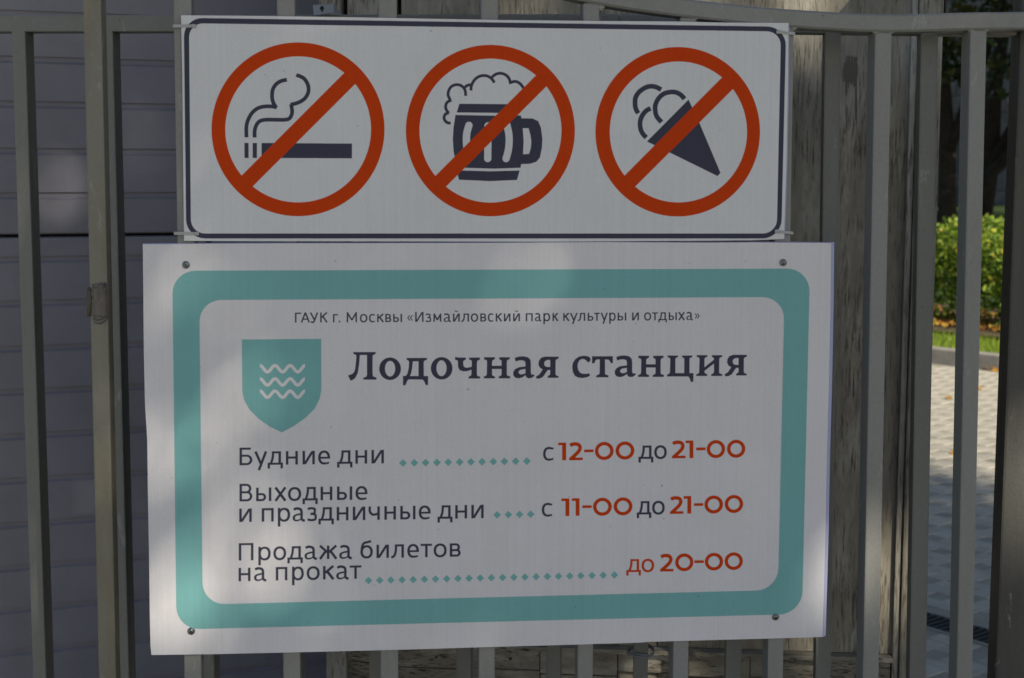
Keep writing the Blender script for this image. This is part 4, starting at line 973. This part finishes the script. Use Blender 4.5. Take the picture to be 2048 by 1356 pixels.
# cable ties
for (u0, v0, u1, v1), lab in (((346, 52, 388, 52), 'translucent cable tie at the upper left corner of the prohibition sign'), ((348, 466.5, 394, 467), 'translucent cable tie at the lower left corner of the prohibition sign'),
                              ((1556, 64, 1590, 67.5), 'translucent cable tie at the upper right corner of the prohibition sign'), ((1553, 462.5, 1586, 466), 'translucent cable tie at the lower right corner of the prohibition sign')):
    a0, z0 = px_on_sign(u0, v0); a1, z1 = px_on_sign(u1, v1); y = YP - .0012; hw = .0021
    loop = [(a0, y), (a1, y), (a1 + .001, .041), (a0 - .0005, .041)] if u0 > 1000 else [(a0, y), (a1, y), (a1, .041), (a0 - .001, .041)]
    zz = [z0, z1, z1, z0]; V = []; Fc = []
    for k, (x, yy) in enumerate(loop):
        sx_ = 1 if k in (1, 2) else -1; sy_ = -1 if k < 2 else 1
        V += [(x, yy, zz[k] - hw), (x, yy, zz[k] + hw), (x - sx_ * .0009, yy - sy_ * .0009, zz[k] + hw), (x - sx_ * .0009, yy - sy_ * .0009, zz[k] - hw)]
    for k in range(4):
        a, b = k * 4, ((k + 1) % 4) * 4
        for j in range(4): Fc.append((a + j, a + (j + 1) % 4, b + (j + 1) % 4, b + j))
    me = mesh('cable_tie', V, Fc); bm = bmesh.new(); bm.from_mesh(me); bmesh.ops.recalc_face_normals(bm, faces=bm.faces); bm.to_mesh(me); bm.free()
    t = _thing('cable_tie', lab, 'cable tie', 'cable ties holding the prohibition sign'); link('band', me, t, M_TIE)
    hx = a1 if u0 < 1000 else a0
    vs = [(hx + dx, yy, (z1 if u0 < 1000 else z0) + dz2) for dz2 in (-.0026, .0026) for dx, yy in ((-.0028, y - .0016), (.0028, y - .0016), (.0028, y + .0008), (-.0028, y + .0008))]
    link('head', bevelled(vs, BOXF, 'head', .0006, 1), t, M_TIE)

# ------------------------------------------------------------------ the tree behind the photographer, whose crown dapples the gate
# crown leaves thinned along the sun's rays to place chosen light spots: (photo pixel on the gate plane, radius m, share of leaves missing there)
SUN_GAPS = [((325, 1120), .07, .67, GATE), ((390, 1250), .07, .66, GATE), ((500, 930), .07, .70, GATE), ((310, 660), .08, .70, GATE), ((390, 830), .07, .66, GATE), ((530, 650), .06, .68, GATE), ((1070, 560), .05, .80, GATE),
        ((1425, 85), .05, .93, GATE), ((1165, 360), .045, .76, GATE), ((1440, 810), .05, .84, GATE), ((385, 290), .05, .80, GATE), ((1742, 1110), .09, 1.0, GATE), ((585, 1160), .07, .72, GATE), ((930, 1275), .05, .82, GATE),
        ((90, 40), .07, .92, GATE), ((1640, 1230), .05, .60, GATE), ((205, 900), .06, .75, GATE), ((610, 20), .05, .8, GATE), ((125, 350), .08, .9, GARAGE), ((300, 250), .06, .85, GARAGE), ((1690, 1200), .12, .98, KIOSK),
        ((1570, 1330), .06, .97, KIOSK), ((1640, 10), .11, .95, KIOSK), ((1100, 5), .09, .9, KIOSK), ((1400, -10), .08, .9, KIOSK), ((1690, 480), .05, .85, KIOSK), ((1860, 95), .05, 1.0, FENCE), ((1100, 1310), .05, .85, KIOSK), ((700, 1000), .04, .7, GATE), ((1060, 860), .04, .7, GATE)]
CTR = np.array((0, 0, 1.3)); CC = CTR - sd * 11.5 + np.array((1.05, 1.0, .75))
C = []
clumps = []
for _ in range(240):
    q = RS.normal(size=3); q = q / np.linalg.norm(q) * (RS.rand() ** .5) * 3.8; clumps.append(q)
clumps = np.array(clumps)
n = 135000; Cn = CC + clumps[RS.randint(0, 240, n)] + RS.normal(size=(n, 3)) * .42
keep = np.ones(n, bool)
for (u_, v_), r, k, fr_ in SUN_GAPS:
    a, z = fr_.px(u_, v_); p = np.array(fr_.w(a, 0, z)); d = Cn - p; al = d @ sd; per = d - al[:, None] * sd; dist = np.linalg.norm(per, axis=1)
    keep &= ~((dist < r) & (RS.rand(n) < k))
Cn = Cn[keep]
base = (CC[0] - .3, CC[1] - .2, 0)
tr, _c = tree('large_tree', 'large leafy tree behind the photographer shading the gate', base, (CC[0], CC[1], CC[2] + .5), .22,
              [[(np.array((CC[0], CC[1], 5.0)), .12), (CC + np.array((1.2, .4, -.4)), .07), (CC + np.array((2.3, .9, .6)), .03)], [(np.array((CC[0], CC[1], 5.6)), .12), (CC + np.array((-1.0, -.7, .2)), .07), (CC + np.array((-2.2, -.9, 1.1)), .03)]], [])
add_crown(tr, Cn, .12)
